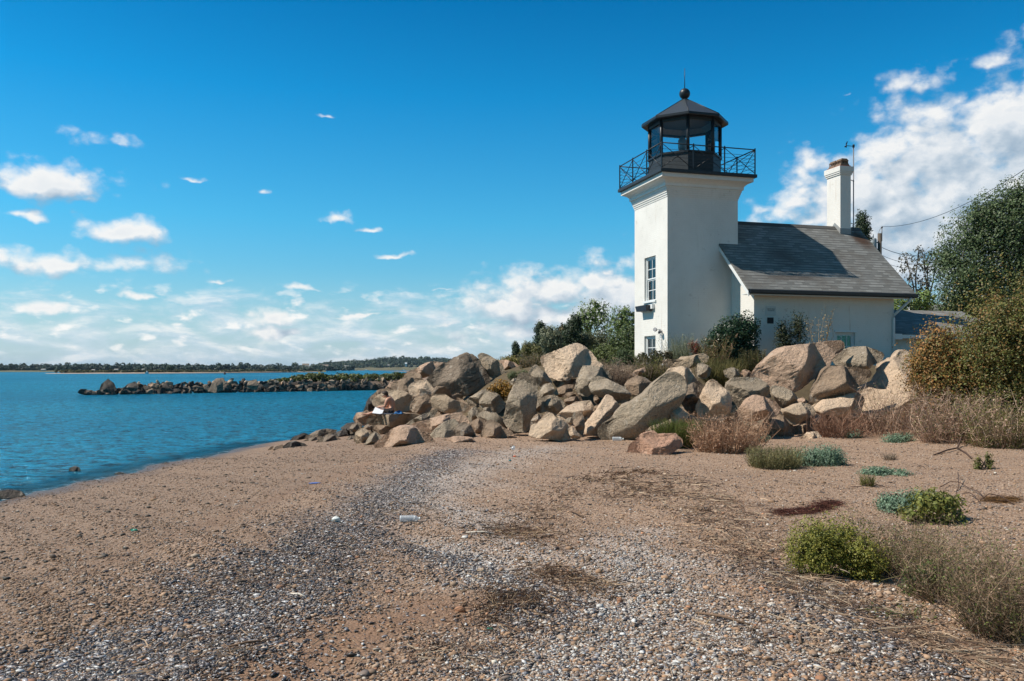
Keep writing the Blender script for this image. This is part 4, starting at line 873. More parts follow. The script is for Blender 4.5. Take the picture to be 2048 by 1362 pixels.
rock('C', [(375,862),(440,842),(535,880),(565,965),(470,985),(400,935)], 20.0, 'grey', 'low grey stone behind the dry brown grass', .35)
rock('C', [(1035,920),(1120,928),(1175,970),(1165,1035),(1080,1015)], 20.9, 'brown', 'shaded brown stone under the thin pointed pinkish boulder', .3)
rock('C', [(1055,392),(1160,288),(1200,222),(1230,240),(1155,325),(1070,415)], 23.4, 'pink', 'narrow pink stone leaning against the upper edge of the huge slab', .25)
rock('C', [(775,372),(860,338),(930,358),(945,422),(850,465),(790,435)], 22.9, 'grey', 'grey stone in the gap behind the grey lipped block', .35)
rock('C', [(938,392),(1000,358),(1055,380),(1045,435),(960,455)], 23.0, 'pink', 'small pink stone left of the huge slab', .3)
rock('E', [(1275,382),(1330,358),(1395,385),(1372,415),(1300,405)], 22.6, 'pale', 'pale rock top showing through the reddish vine', .35)
rock('E', [(1328,482),(1380,458),(1378,512),(1345,525)], 22.4, 'pale', 'little white stone under the reddish vine', .2)
# lone stones in the shallows
def lone(px0, px1, y0, y1, mat, label):
    Y = CAMZ*F/(y1 - HZ - 4)
    ox = [(px0, y1), (px0+(px1-px0)*.12, y0+(y1-y0)*.3), (px0+(px1-px0)*.5, y0), (px0+(px1-px0)*.85, y0+(y1-y0)*.15), (px1, y1), ((px0+px1)/2, y1+4)]
    o = rock('P', ox, Y, mat, label, None, None, 3); o['group'] = 'lone stones at the edge of the water'; o['category'] = 'rock'; return o
lone(136, 162, 932, 946, 'wet', 'squarish dark stone standing in the shallow water')
lone(-30, 56, 979, 1000, 'wet', 'flat dark rock at the left edge of the beach')
lone(226, 251, 944, 953, 'wet', 'low dark stone in the wash nearest the squarish stone')
lone(322, 340, 924, 934, 'wet', 'small pointed stone at the waterline')
lone(358, 374, 900, 904, 'wet', 'tiny dark stone breaking the water surface')

# ------------------------------------------------------------------ breakwater
prot = []
for i in range(9):
    rng = random.Random(900+i); K = 26; th = np.arange(K)*2*math.pi/K
    r = np.array([1 + .22*math.sin(2*t+i) + .16*math.sin(3*t+2*i) + rng.uniform(-.07, .07) for t in th]); r = r*(np.abs(np.sin(th))*.78 + np.abs(np.cos(th))*1.15)*.62
    prot.append(rock_mesh('rock', th, r, .62, .55, 70+i, None, 2.8, 1.5, 6))
for m_ in prot: m_.materials.append(None)
BWL, BWR = (P(185, 789, 86), P(800, 779, 108))
rng = random.Random(5)
def bw_line(t): return (BWL[0] + (BWR[0]-BWL[0])*t, BWL[1] + (BWR[1]-BWL[1])*t)
cnt = 0
for layer, (zc, n, dyo, rad) in enumerate([(.16, 66, -1.2, (.38, .8)), (.58, 62, -.5, (.38, .8)), (1.02, 62, .25, (.34, .7)), (1.36, 54, .6, (.28, .55))]):
    for k in range(n):
        t = (k + rng.uniform(.1, .9))/n
        if t < .03 and layer > 0 or t < .07 and layer > 1: continue
        if layer == 3 and rng.random() < .25 - .2*t: continue
        hgt = .82 + .26*t if t > .1 else .7
        x, y = bw_line(t); s_ = rng.uniform(*rad)*1.12
        o = link('rock', prot[rng.randrange(9)]); o.location = (x + rng.uniform(-.3, .3), y + dyo + rng.uniform(-.3, .3), zc*hgt*.80 + rng.uniform(-.10, .10))
        o.rotation_euler = (rng.uniform(-.5, .5), rng.uniform(-.5, .5), rng.uniform(0, 6.3)); o.scale = (s_*rng.uniform(.9, 1.35), s_, s_*rng.uniform(.62, .95))
        pale = layer >= 2 and rng.random() < (.16 if layer == 2 else .5) or rng.random() < .02
        o.material_slots[0].link = 'OBJECT'; o.material_slots[0].material = ROCKM[('pale', 'pink', 'grey')[rng.randrange(3)] if pale else ('wet', 'dark', 'wet')[rng.randrange(3)]]
        tag(o, 'pale dry rock on the upper part of the low breakwater' if pale else 'dark wet rock in the face of the low breakwater', 'rock', 'pale dry rocks of the breakwater' if pale else 'dark wet rocks of the breakwater')
def bwrock(pts, Y, mat, label):
    o = rock('P', pts, Y, mat, label); o['group'] = 'large rocks of the breakwater'
bwrock([(199,779),(203,768),(216,758),(226,766),(233,780),(222,786),(206,784)], 84, 'wet', 'black peaked boulder near the seaward tip of the breakwater')
bwrock([(168,787),(172,780),(182,780),(196,786)], 84, 'wet', 'low mossy rock at the very tip of the breakwater')
bwrock([(252,778),(258,767),(270,763),(278,772),(272,782),(258,784)], 85, 'wet', 'dark double humped rock second from the tip of the breakwater')
bwrock([(415,782),(424,768),(432,757),(446,756),(450,766),(448,780),(430,785)], 87, 'dark', 'large grey boulder with a rounded top on the breakwater')
bwrock([(494,776),(496,762),(512,759),(518,768),(512,780)], 88, 'dark', 'brown flat faced block on the breakwater')

# small rocks packed deep in the gaps of the pile
rng = random.Random(31)
for k in range(34):
    t = rng.random(); X = -.5 + 13*t; i_ = np.searchsorted([-4.6, -3.0, -1.2, 1, 5, 9, 13], X); Yf = float(np.interp(X, [-4.6, -3.7, -3.0, -1.9, -.6, 1, 3, 5, 9, 13], [29.5, 28.6, 26.0, 23.8, 22.4, 22.0, 22.0, 22.2, 22.8, 22.9])) + rng.uniform(-.6, 1.3)
    o = link('rock', prot[rng.randrange(9)]); sc_ = rng.uniform(.55, 1.0); o.location = (X, Yf, H(X, Yf) + rng.uniform(.0, .35)); o.rotation_euler = (rng.uniform(-.5, .5), rng.uniform(-.5, .5), rng.uniform(0, 6.3)); o.scale = (sc_*rng.uniform(.9, 1.4), sc_, sc_*rng.uniform(.7, 1))
    o.material_slots[0].link = 'OBJECT'; o.material_slots[0].material = ROCKM[('grey', 'brown', 'dark')[rng.randrange(3)]]
    tag(o, 'rock sunk in a gap behind the larger boulders of the pile', 'rock', 'rocks sunk in the gaps of the pile')

for (X, Y, z, sc_) in [(-3.55, 28.9, 1.25, .9), (-2.9, 29.2, 1.2, .8), (-2.2, 29.0, 1.0, .8), (-3.3, 29.2, 1.9, .8), (-2.6, 27.6, 1.0, .8), (-1.5, 26.4, 1.2, .8), (-4.3, 28.9, 1.0, .7), (-2.0, 26.8, 1.5, .7)]:
    o = link('rock', prot[rng.randrange(9)]); o.location = (X, Y, z); o.rotation_euler = (rng.uniform(-.5, .5), rng.uniform(-.5, .5), rng.uniform(0, 6.3)); o.scale = (sc_*1.2, sc_, sc_)
    o.material_slots[0].link = 'OBJECT'; o.material_slots[0].material = ROCKM['brown']; tag(o, 'rock sunk in a gap behind the larger boulders of the pile', 'rock', 'rocks sunk in the gaps of the pile')

# sandy spit behind the breakwater's landward end
M_SPIT = simple('gravel_spit', (.30, .20, .14), .9, 0, .3, 1.5, .3)
mb = MB(); V = []; 
for t in np.linspace(.45, 1.3, 24):
    x, y = bw_line(t); w = 1.2 + 3.5*max(0, t-.55)
    V.append([(x, y-.9-.6*max(0, t-.8)*8, -.35), (x, y+.2, .95+.1*t), (x, y+2+w, 1.15), (x, y+5+w*2, -.4)])
for a, b2 in zip(V[:-1], V[1:]):
    for k in range(3): mb.add([a[k], b2[k], b2[k+1], a[k+1]], [(0, 1, 2, 3)], True)
o = mb.build('gravel_spit', M_SPIT); tag(o, 'low gravel spit carrying the breakwater to the beach', 'spit', kind='structure')
# ------------------------------------------------------------------ foliage
def leaf_mat(name, rough=.55, trans=.22, spec=.35):
    m = bpy.data.materials.new(name); m.use_nodes = True; g = N(m.node_tree); b = m.node_tree.nodes['Principled BSDF']
    a = g.new('ShaderNodeAttribute', attribute_name='Col').outputs['Color']
    g.set(b.inputs['Base Color'], a); b.inputs['Roughness'].default_value = rough; b.inputs['Specular IOR Level'].default_value = spec
    t = g.new('ShaderNodeBsdfTranslucent', {'Color': a})
    ms = g.new('ShaderNodeMixShader', {0: trans, 1: b.outputs[0], 2: t.outputs[0]})
    g.l.new(ms.outputs[0], m.node_tree.nodes['Material Output'].inputs[0]); return m
M_LEAF = leaf_mat('leaves'); M_GLOSSY = leaf_mat('glossy_leaves', .38, .10, .35); M_DRY = leaf_mat('dry_stems', .8, .2, .15)
M_BARK = simple('bark', (.10, .075, .055), .9, 0, .3, 12, .3)
def unit(v): return v / np.maximum(np.linalg.norm(v, axis=1, keepdims=True), 1e-9)
def leaves_geo(pts, nrm, size, asp, rg):
    n = len(pts); nr = unit(nrm + np.array([-.25, -.1, .25]) + rg.normal(0, .62, (n, 3)))
    t = unit(np.cross(nr, rg.normal(0, 1, (n, 3)))); bt = np.cross(nr, t)
    L = (size[:, None])*.5; Wd = L/asp
    v = np.stack([pts - t*L, pts + bt*Wd - t*L*.15 + nr*L*.12, pts + t*L, pts - bt*Wd - t*L*.15 + nr*L*.12], 1)
    return v.reshape(-1, 3), np.arange(n*4).reshape(n, 4)
def pal(cols, n, rg, pts=None, jit=.22, fs=1.5, gain=1.35):
    cols = np.array(cols)*gain; c = np.array(cols)[rg.integers(0, len(cols), n)]
    if pts is not None:
        q = np.array([mnoise.noise(Vector(p*fs)) for p in pts[::7]]); q = np.repeat(q, 7)[:n]
        q = np.pad(q, (0, n-len(q)), mode='edge'); w = (np.clip(q*1.6, -1, 1)*.5+.5)[:, None]
        alt = np.array(cols)[(rg.integers(0, len(cols), n))]
        c = c*(.78 + .4*w)*.6 + alt*.4
    return np.clip(c*(1 + rg.normal(0, jit, (n, 1))), .002, 1)
def cloud(blobs, n, rg, shell=.55, lump=.22, fs=2.2, gap=-.30):
    """leaf places through ellipsoid blobs (x,y,z,rx,ry,rz), denser near the outside, uneven and with gaps"""
    b = np.array(blobs, float); w = (b[:, 3]*b[:, 5] + b[:, 4]*b[:, 5]); w /= w.sum()
    n2 = int(n*1.45); k = rg.choice(len(b), n2, p=w); d = unit(rg.normal(0, 1, (n2, 3)))
    r = 1 - shell*rg.random(n2)**1.6
    ln = np.array([mnoise.noise(Vector(x)) for x in d*fs + k[:, None]*7.7])
    r = r*(1 + lump*ln*1.6)
    p = b[k, :3] + d*r[:, None]*b[k, 3:6]
    gp = np.array([mnoise.noise(Vector(x)) for x in p*(2.6/np.median(b[:, 3]))])
    keep = gp > gap
    p, d = p[keep][:n], d[keep][:n]
    return p, unit(d/np.maximum(b[k][keep][:n, 3:6]/b[:, 3:6].max(), .15))
def blades_geo(base, tip, wid, rg, bend=.25):
    n = len(base); mid = (base+tip)/2 + rg.normal(0, 1, (n, 3))*np.linalg.norm(tip-base, axis=1, keepdims=True)*bend*np.array([.5, .5, .25])
    d = unit(tip-base); s = unit(np.cross(d, rg.normal(0, 1, (n, 3)))); w = wid[:, None]*.5
    v = np.stack([base-s*w, base+s*w, mid+s*w*.8, mid-s*w*.8, tip+s*w*.25, tip-s*w*.25], 1).reshape(-1, 3)
    i = np.arange(n)[:, None]*6
    f = np.concatenate([i+np.array([[0, 1, 2, 3]]), i+np.array([[3, 2, 4, 5]])], 0); return v, f
def bx_px(x0, y0, x1, y1, Y):
    a, b2 = P(x0, y1, Y), P(x1, y0, Y); return a[0], b2[0], a[2], b2[2]
PL = [0]
def root_at(name, x, y, z, label, cat, group=None): return empty(name, (x, y, z), 0, label, cat, group)
def stems(root, targets, r0, mat=M_BARK, name='stem', base=(0, 0, 0), seed=1, spread=.12):
    rg = random.Random(seed); mb = MB()
    for t in targets:
        b0 = Vector(base) + Vector((rg.uniform(-spread, spread), rg.uniform(-spread, spread), -.05)); t = Vector(t); m = b0.lerp(t, .5) + Vector((rg.uniform(-.1, .1), rg.uniform(-.1, .1), rg.uniform(0, .12)))*(t-b0).length
        mb.tube([b0, m, t], [r0, r0*.7, r0*.25], 5)
    return mb.build(name, mat, root)
def bush(name, label, cat, box, Y, cols, n, leaf, asp=1.7, nb=7, depth=.7, mat=None, gap=-.38, shell=.88, lump=.30, group=None, base_z=None, seed=None, profile='round', stem_r=.015, nst=6):
    PL[0] += 1; rg = np.random.default_rng(seed or PL[0]*13+5); fine = .68 if leaf > .05 else .85; n = int(n*1.35/fine**2*.95); leaf = leaf*fine
    x0, x1, z0, z1 = bx_px(*box, Y); cx, w, h = (x0+x1)/2, x1-x0, z1-z0
    bz = z0 if base_z is None else base_z
    root = root_at(name, cx, Y, bz, label, cat, group); dz = z0-bz
    bl = []
    for k in range(nb):
        if profile == 'round':
            a = rg.uniform(-.5, .5); top = math.sqrt(max(0, 1-(a*1.75)**2)); zz = rg.uniform(.18, max(.25, .78*top)); s_ = rg.uniform(.2, .34)
        elif profile == 'cone':
            zz = k/(nb-1)*.9+.05; a = rg.uniform(-.22, .22)*(1-zz)**.5; s_ = .12+.32*(1-zz)**.6
        elif profile == 'left_low':
            a = rg.uniform(-.5, .5); top = .60+.40*(a+.5); zz = rg.uniform(min(top-.15, .15+.62*max(0, -a)), top-.12); s_ = rg.uniform(.16, .25)
        elif profile == 'flat':
            a = rg.uniform(-.44, .44); zz = rg.uniform(.2, .45)*(1-.5*abs(a)*2*.7); s_ = rg.uniform(.2, .3)
        sx = s_*w; sz = (s_*h*1.05 if profile != 'cone' else h*.17)
        if profile == 'flat': sz = h*.42
        bl.append((np.clip(a*w, -w/2+sx*.8, w/2-sx*.8), rg.uniform(-.5, .5)*w*depth*.6 if profile != 'cone' else rg.uniform(-.05, .05)*w, dz+np.clip(zz*h, sz*.55, h-sz*.75), sx, sx*max(depth, .6), sz))
    p, d = cloud(bl, n, rg, shell, lump, 2.4, gap)
    p[:, 2] = np.maximum(p[:, 2], -.02 + rg.random(len(p))*.05)
    sz = leaf*rg.uniform(.6, 1.35, len(p))
    v, f = leaves_geo(p, d, sz, asp, rg)
    c = np.repeat(pal(cols, len(p), rg, p, fs=3/max(w, .3)), 4, 0)
    link('foliage', np_mesh('foliage', v, f, False, c), mat or M_LEAF, root)
    tg = [(b_[0]*.85, b_[1]*.85, b_[2]+b_[5]*.4) for b_ in bl][:nst]
    stems(root, tg, stem_r, seed=PL[0])
    return root
def grass(name, label, cat, box, Y, cols, n, width, depth=.7, lean=.5, bend=.3, mat=None, group=None, spread=1.0, leafn=0, leafc=None, leafs=.02, base_z=None, hmin=.45, seed=None, tangle=0):
    """a clump of blades or thin stems, optionally with small leaves on them"""
    PL[0] += 1; rg = np.random.default_rng(seed or PL[0]*17+3)
    x0, x1, z0, z1 = bx_px(*box, Y); cx, w, h = (x0+x1)/2, x1-x0, z1-z0
    bz = z0 if base_z is None else base_z
    root = root_at(name, cx, Y, bz, label, cat, group)
    a = rg.uniform(0, 2*math.pi, n); r = np.sqrt(rg.random(n))*.5*spread
    base = np.stack([np.cos(a)*r*w*.75, np.sin(a)*r*w*depth, np.full(n, -.02)], 1)
    gl = np.array([height(np.array([cx+q[0]]), np.array([Y+q[1]]))[0] for q in base[::6]]); gl = np.repeat(gl, 6)[:n]; gl = np.pad(gl, (0, n-len(gl)), mode='edge')
    base[:, 2] = np.clip(gl-bz, -.15, .25) - .02 if base_z is None and Y < 21 else -.02
    L = h*rg.uniform(hmin, 1.0, n)
    dirx = np.cos(a)*r*2 + rg.normal(0, .35, n); diry = np.sin(a)*r*2 + rg.normal(0, .35, n)
    tip = base + np.stack([dirx*L*lean, diry*L*lean, L], 1)
    if tangle:                                       # short twigs crossing inside the clump
        nt = int(n*tangle); j = rg.integers(0, n, nt); t = rg.uniform(.15, 1.0, (nt, 1)); b1 = base[j]*(1-t) + tip[j]*t
        dv = unit(rg.normal(0, 1, (nt, 3)) + np.array([0, 0, .35])); t1 = b1 + dv*(h*rg.uniform(.10, .32, (nt, 1)))
        t1[:, 2] = np.clip(t1[:, 2], .0, h*1.02); base = np.concatenate([base, b1]); tip = np.concatenate([tip, t1])
    m_ = len(base)
    v, f = blades_geo(base, tip, width*rg.uniform(.6, 1.4, m_)*np.where(np.arange(m_) < n, 1.0, .8), rg, bend)
    c = np.repeat(pal(cols, m_, rg), 6, 0)
    link('blades' if not leafn else 'stems', np_mesh('blades', v, f, False, c), mat or M_DRY, root)
    if leafn:
        k = rg.integers(0, n, leafn); t = rg.uniform(.25, 1.02, leafn)[:, None]
        p = base[k]*(1-t) + tip[k]*t + rg.normal(0, .035*h, (leafn, 3))
        v, f = leaves_geo(p, rg.normal(0, .4, (leafn, 3)) + np.array([0, 0, .6]), leafs*rg.uniform(.6, 1.4, leafn), 2.0, rg)
        link('leaves', np_mesh('leaves', v, f, False, np.repeat(pal(leafc or cols, leafn, rg), 4, 0)), M_LEAF, root)
    return root
DKGRN = [(.058, .085, .028), (.078, .112, .036), (.042, .062, .022), (.098, .125, .045)]
OLIVE = [(.115, .115, .036), (.145, .135, .045), (.085, .092, .03), (.165, .14, .055)]
CEDAR = [(.030, .048, .020), (.042, .060, .026), (.032, .050, .026)]
CEDBR = [(.090, .076, .030), (.115, .095, .038), (.060, .058, .024)]
BRTGR = [(.12, .175, .044), (.155, .21, .055), (.085, .13, .036), (.18, .20, .07)]
REDDY = [(.25, .11, .032), (.18, .095, .03), (.10, .105, .028), (.30, .145, .04), (.07, .072, .022)]
YELGR = [(.15, .155, .030), (.12, .135, .028), (.18, .165, .04), (.085, .10, .022)]
BLUGR = [(.105, .165, .098), (.14, .21, .135), (.07, .115, .068), (.20, .27, .19)]
DRYB = [(.29, .165, .10), (.36, .22, .14), (.21, .12, .075), (.42, .285, .19)]
DRYG = [(.21, .16, .115), (.27, .205, .15), (.15, .11, .08), (.32, .25, .18)]
TWIG = [(.24, .17, .125), (.31, .23, .17), (.16, .115, .085)]
THK = [(.36, .24, .175), (.45, .32, .24), (.27, .175, .125), (.18, .12, .08)]
ORNG = [(.28, .135, .022), (.22, .11, .02), (.16, .10, .02), (.33, .18, .03)]

# big tree on the right
def tree(name, label, x, y, z0, trunk_h, blobs, cols, n, leaf, r0=.2, gap=-.25, seed=3, cat='tree', nbr=9, mat=None, shell=.6, lump=.28, asp=1.6):
    rg = np.random.default_rng(seed); root = root_at(name, x, y, z0, label, cat)
    p, d = cloud(blobs, n, rg, shell, lump, 2.8, gap); v, f = leaves_geo(p, d, leaf*rg.uniform(.6, 1.35, len(p)), asp, rg)
    link('crown', np_mesh('crown', v, f, False, np.repeat(pal(cols, len(p), rg, p, fs=1.1), 4, 0)), mat or M_LEAF, root)
    rr = random.Random(seed); mb = MB(); top = Vector((rr.uniform(-.1, .1), 0, trunk_h)); mb.tube([(0, 0, -.3), (.03, 0, trunk_h*.5), top], [r0*1.25, r0, r0*.7], 9)
    for b_ in blobs[:nbr]:
        t = Vector(b_[:3]) + Vector((rr.uniform(-.3, .3)*b_[3], rr.uniform(-.3, .3)*b_[4], .3*b_[5])); s = Vector((0, 0, trunk_h*rr.uniform(.6, 1))); m_ = s.lerp(t, .5) + Vector((rr.uniform(-.1, .1), rr.uniform(-.1, .1), .1))*(t-s).length
        mb.tube([s, m_, t], [r0*.5, r0*.3, r0*.06], 6)
        for q in range(3):
            e = t + Vector((rr.uniform(-1, 1)*b_[3], rr.uniform(-1, 1)*b_[4], rr.uniform(-.2, 1)*b_[5]))*.75; mb.tube([m_.lerp(t, .5), t.lerp(e, .4) , e], [r0*.18, r0*.1, r0*.03], 4)
    mb.build('trunk', M_BARK, root); return root
def blobs_px(lst, Y, ox, oz, dep=.8, rg=random.Random(8)):
    out = []
    for x, y, r in lst:
        X, _, Z = P(x, y, Y); rr = r/F*Y; out.append((X-ox, rg.uniform(-.35, .35)*rr, Z-oz, rr, rr*dep, rr))
    return out
TY = 41; tx = P(2045, 700, TY)[0]
tree('broadleaf_tree', 'large dense dark green tree filling the right edge behind the cottage', tx, TY, 2.7, 3.2,
     blobs_px([(2010,470,75),(1960,480,70),(1920,560,62),(1985,565,75),(2060,440,85),(2070,540,90),(1935,625,50),(2000,640,70),(2110,480,100),(1905,610,45),(2060,640,80),(1980,425,45),(2030,400,45),(1900,520,40),(2120,380,70),(1890,648,30),(1955,440,36)], TY, tx, 2.7),
     [(.046, .078, .027), (.062, .098, .034), (.036, .058, .022), (.085, .115, .045), (.11, .135, .062)], 120000, .105, .3, -.62, 4, shell=.95)
tx = P(1836, 640, 50)[0]
tree('sparse_tree', 'small open tree with few grey leaves between house roof and big tree', tx, 50, 2.7, 2.6, blobs_px([(1815,545,28),(1840,520,26),(1862,530,25),(1830,575,26),(1855,570,22),(1868,505,14),(1812,515,12),(1838,500,12)], 50, tx, 2.7), [(.09, .085, .06), (.12, .11, .085), (.06, .06, .04)], 950, .15, .13, -.1, 6)
tree('hedge_tree', 'bright green leafy shrub tree just under the right end of the house gutter', P(1830, 620, 40)[0], 40, 2.7, 1.2, blobs_px([(1800,606,16),(1822,612,18),(1850,600,22),(1795,625,16),(1840,625,22)], 40, P(1830, 620, 40)[0], 2.7), BRTGR, 2600, .12, .08, -.3, 9)
def cedar(label, box, Y, cols, n, leaf, seed=None, nb=9, **k):
    return bush('cedar', label, 'tree', box, Y, cols, n, leaf, 3.0, nb, 1.0, None, -.5, .75, .5, None, 2.6 if Y > 26 else None, seed, 'cone', .05, 3, **k)
cedar('dark cedar top showing just right of the chimney behind the ridge', (1688, 428, 1752, 600), 44, CEDAR, 6500, .20)
# trees and shrubs left of the tower
cedar('small dark cedar standing alone left of the shrubs on the point', (1016, 684, 1046, 740), 37, CEDAR, 1500, .16)
cedar('dark pointed cedar behind the grey green shrubs', (1052, 645, 1104, 730), 40, CEDAR, 4200, .17)
cedar('brownish cedar beside the tallest dark cedar', (1102, 652, 1150, 730), 38, CEDBR, 4200, .17)
cedar('tallest dark cedar in the group left of the tower', (1118, 632, 1182, 735), 37.5, CEDAR, 5600, .17)
def airy(label, pts, Y, seed, n):
    x = P(pts[0][0], 700, Y)[0]; return tree('airy_tree', label, x, Y, 2.5, 2.2, blobs_px(pts, Y, x, 2.5), BRTGR, int(n*2.3), .105, .12, -.05, seed, lump=.4, asp=2.2)
airy('open green tree with feathery crown between cedar and tower', [(1180,628,26),(1162,638,20),(1200,622,22),(1190,608,12),(1175,650,26),(1205,645,22),(1160,655,16)], 44, 21, 2300)
airy('open green tree with feathery crown touching the tower edge', [(1240,640,24),(1255,650,24),(1232,660,22),(1248,625,14),(1262,632,14)], 43, 22, 2000)
bush('shrub', 'dark rounded shrub mass in shade beside the tower foot', 'shrub', (1205, 645, 1300, 735), 38, DKGRN, 6000, .15, 1.7, 12, base_z=2.6)
bush('shrub', 'grey green shrub below the feathery tree', 'shrub', (1146, 646, 1228, 728), 38.5, [(.10, .112, .055), (.125, .135, .072), (.075, .085, .042)], 5000, .13, 1.7, 10, base_z=2.6)
bush('shrub', 'pale grey green shrub between the dark cedars', 'shrub', (1066, 656, 1130, 728), 36, [(.135, .145, .085), (.11, .12, .068), (.165, .17, .105)], 4800, .12, 1.8, 9, base_z=2.5)
bush('shrub', 'yellowish olive shrub with upright plumes right of the lone cedar', 'shrub', (1040, 674, 1082, 735), 33, OLIVE, 3600, .10, 2.4, 8, base_z=2.4)
bush('shrub', 'bright olive green low shrub behind the pale peaked boulder', 'shrub', (1150, 684, 1245, 745), 31.5, [(.075, .095, .026), (.10, .12, .032), (.055, .070, .020)], 6000, .10, 1.7, 11, base_z=2.5)
bush('shrub', 'mid green shrub at the left foot of the tower', 'shrub', (1225, 700, 1282, 750), 29.2, [(.060, .085, .030), (.085, .11, .045), (.04, .06, .02)], 3600, .085, 1.7, 8, base_z=2.3)
bush('ground_cover', 'yellow green ground cover on the bank top beyond the flat slab', 'ground cover', (990, 706, 1055, 735), 32, [(.14, .115, .025), (.11, .115, .028), (.17, .12, .03)], 2600, .085, 1.7, 9, 1.0, base_z=2.4, profile='flat')
bush('shrub', 'small rounded green tuft right of the knobbed grey boulder', 'shrub', (1016, 732, 1056, 762), 27, [(.085, .105, .04), (.11, .125, .05)], 1700, .05, 3, 5)
bush('creeper', 'orange brown creeper hanging between dark and upright boulders', 'creeper', (976, 752, 1026, 805), 24.9, ORNG, 1500, .075, 1.4, 8, gap=-.15)
grass('dry_shrub', 'brown twiggy shrub at the left of the pale peaked boulder', 'shrub', (1040, 702, 1092, 745), 28.5, DRYG + OLIVE, 320, .015, .6, .4, .35, tangle=2.2, hmin=.25, leafn=1400, leafc=[(.16, .11, .05), (.11, .085, .04)], leafs=.06)
grass('dry_shrub', 'grey brown twigs on the bank below the tower foot shrubs', 'shrub', (1200, 715, 1272, 775), 25.2, TWIG, 420, .013, .5, .4, .4, leafn=700, leafc=DRYG, leafs=.04, tangle=2.2, hmin=.25)
grass('dry_shrub', 'grey brown twigs right of the tower foot, over the flat tan slab', 'shrub', (1270, 708, 1340, 760), 25.6, TWIG + OLIVE, 340, .013, .5, .4, .4, leafn=1000, leafc=OLIVE, leafs=.04, tangle=2.2, hmin=.25)
bush('shrub', 'dark leafy shrub in front of the lower tower window', 'shrub', (1276, 686, 1322, 735), 27.3, [(.040, .052, .020), (.06, .07, .028), (.09, .06, .03)], 1500, .085, 1.5, 7, gap=-.1)
bush('shrub', 'low brown leaved shrub at the front corner of the tower', 'shrub', (1318, 696, 1350, 730), 27.6, [(.07, .055, .03), (.05, .05, .024), (.09, .06, .03)], 800, .07, 1.5, 5, gap=-.1)
grass('feathery_plant', 'pale green feathery plant against the shaded tower wall', 'plant', (1338, 664, 1388, 735), 27.6, [(.16, .17, .10), (.20, .20, .13)], 320, .012, .6, .35, .25, leafn=1300, leafc=[(.14, .16, .09), (.18, .19, .12)], leafs=.04)
bush('sumac', 'small red leaved shrub against the shaded tower wall', 'shrub', (1376, 680, 1404, 720), 27.4, [(.17, .035, .022), (.12, .03, .02), (.20, .06, .03)], 520, .075, 1.9, 5, gap=-.15)
grass('goldenrod', 'brown green goldenrod clump left of the dark glossy shrub', 'plant', (1404, 668, 1458, 735), 26.7, OLIVE + DRYB, 200, .012, .5, .35, .3, tangle=1.5, hmin=.3, leafn=1800, leafc=[(.12, .095, .035), (.15, .11, .045), (.09, .085, .03)], leafs=.045)
bush('glossy_shrub', 'dark glossy rounded shrub before the sunlit house corner', 'shrub', (1414, 634, 1528, 735), 27.4, [(.018, .040, .016), (.024, .052, .022), (.013, .028, .012)], 17000, .095, 1.6, 22, mat=M_GLOSSY, gap=-.7)
grass('grass_tuft', 'drooping olive grass tuft over the rocks left of the lipped block', 'grass', (1412, 712, 1472, 772), 23.4, [(.135, .12, .045), (.17, .145, .06), (.10, .095, .035)], 900, .016, .5, .55, .35)
grass('upright_weeds', 'upright brown seed stems before the glossy shrub', 'weeds', (1476, 694, 1534, 752), 24.2, [(.11, .08, .035), (.085, .08, .03)], 180, .02, .4, .12, .1, leafn=1500, leafc=[(.095, .07, .03), (.07, .075, .028)], leafs=.04)
bush('climber', 'dark climbing rose on the house wall right of the plaque', 'climber', (1552, 616, 1616, 705), 28.15, [(.022, .036, .016), (.035, .05, .022), (.05, .05, .02)], 2600, .065, 1.5, 16, .35, gap=-.12, lump=.5)
grass('tall_weed', 'tall pale yellow weed leaning right in front of the house wall', 'weed', (1590, 606, 1690, 720), 27.6, [(.30, .20, .10), (.24, .17, .08)], 9, .022, .2, .35, .1, leafn=420, leafc=[(.30, .19, .08), (.24, .17, .07)], leafs=.05, hmin=.7, spread=.3, seed=77)
# right hand thickets
bush('bittersweet', 'reddish brown vine thicket covering the right end of the rocks', 'shrub', (1832, 580, 2040, 880), 21.0, REDDY, 25000, .082, 1.5, 34, .8, gap=-.28, lump=.5, profile='left_low', nst=10)
bush('bittersweet', 'taller green and brown vine thicket at the right edge of the photo', 'shrub', (1896, 556, 2220, 890), 20.3, [(.092, .105, .024), (.125, .128, .03), (.06, .072, .02), (.19, .105, .034)], 30000, .078, 1.5, 38, .7, gap=-.28, lump=.5)
grass('dry_thicket', 'tangled brown twigs in front of the giant spired boulder', 'thicket', (1700, 752, 1870, 872), 20.6, THK, 260, .010, .4, .35, .4, leafn=700, leafc=DRYB + OLIVE, leafs=.04, hmin=.25, tangle=2.0)
grass('dry_thicket', 'pale pinkish brown twig thicket below the reddish vine', 'thicket', (1820, 790, 1990, 905), 18.6, THK, 420, .012, .5, .35, .42, leafn=2600, leafc=THK + OLIVE, leafs=.045, hmin=.2, tangle=3)
grass('dry_thicket', 'olive brown weed thicket at the right edge under the tall vine', 'thicket', (1925, 815, 2120, 925), 17.6, THK + OLIVE, 800, .012, .5, .4, .4, leafn=4200, leafc=OLIVE + THK, leafs=.045, hmin=.2, tangle=3)
grass('dry_grass', 'curly reddish brown grass at the foot of the long pale rock', 'grass', (1625, 826, 1735, 885), 20.2, [(.21, .115, .075), (.27, .16, .11), (.16, .09, .06)], 330, .012, .5, .5, .55, tangle=1.6)
def beach(y1): return (CAMZ - .95)*F/(y1-HZ)
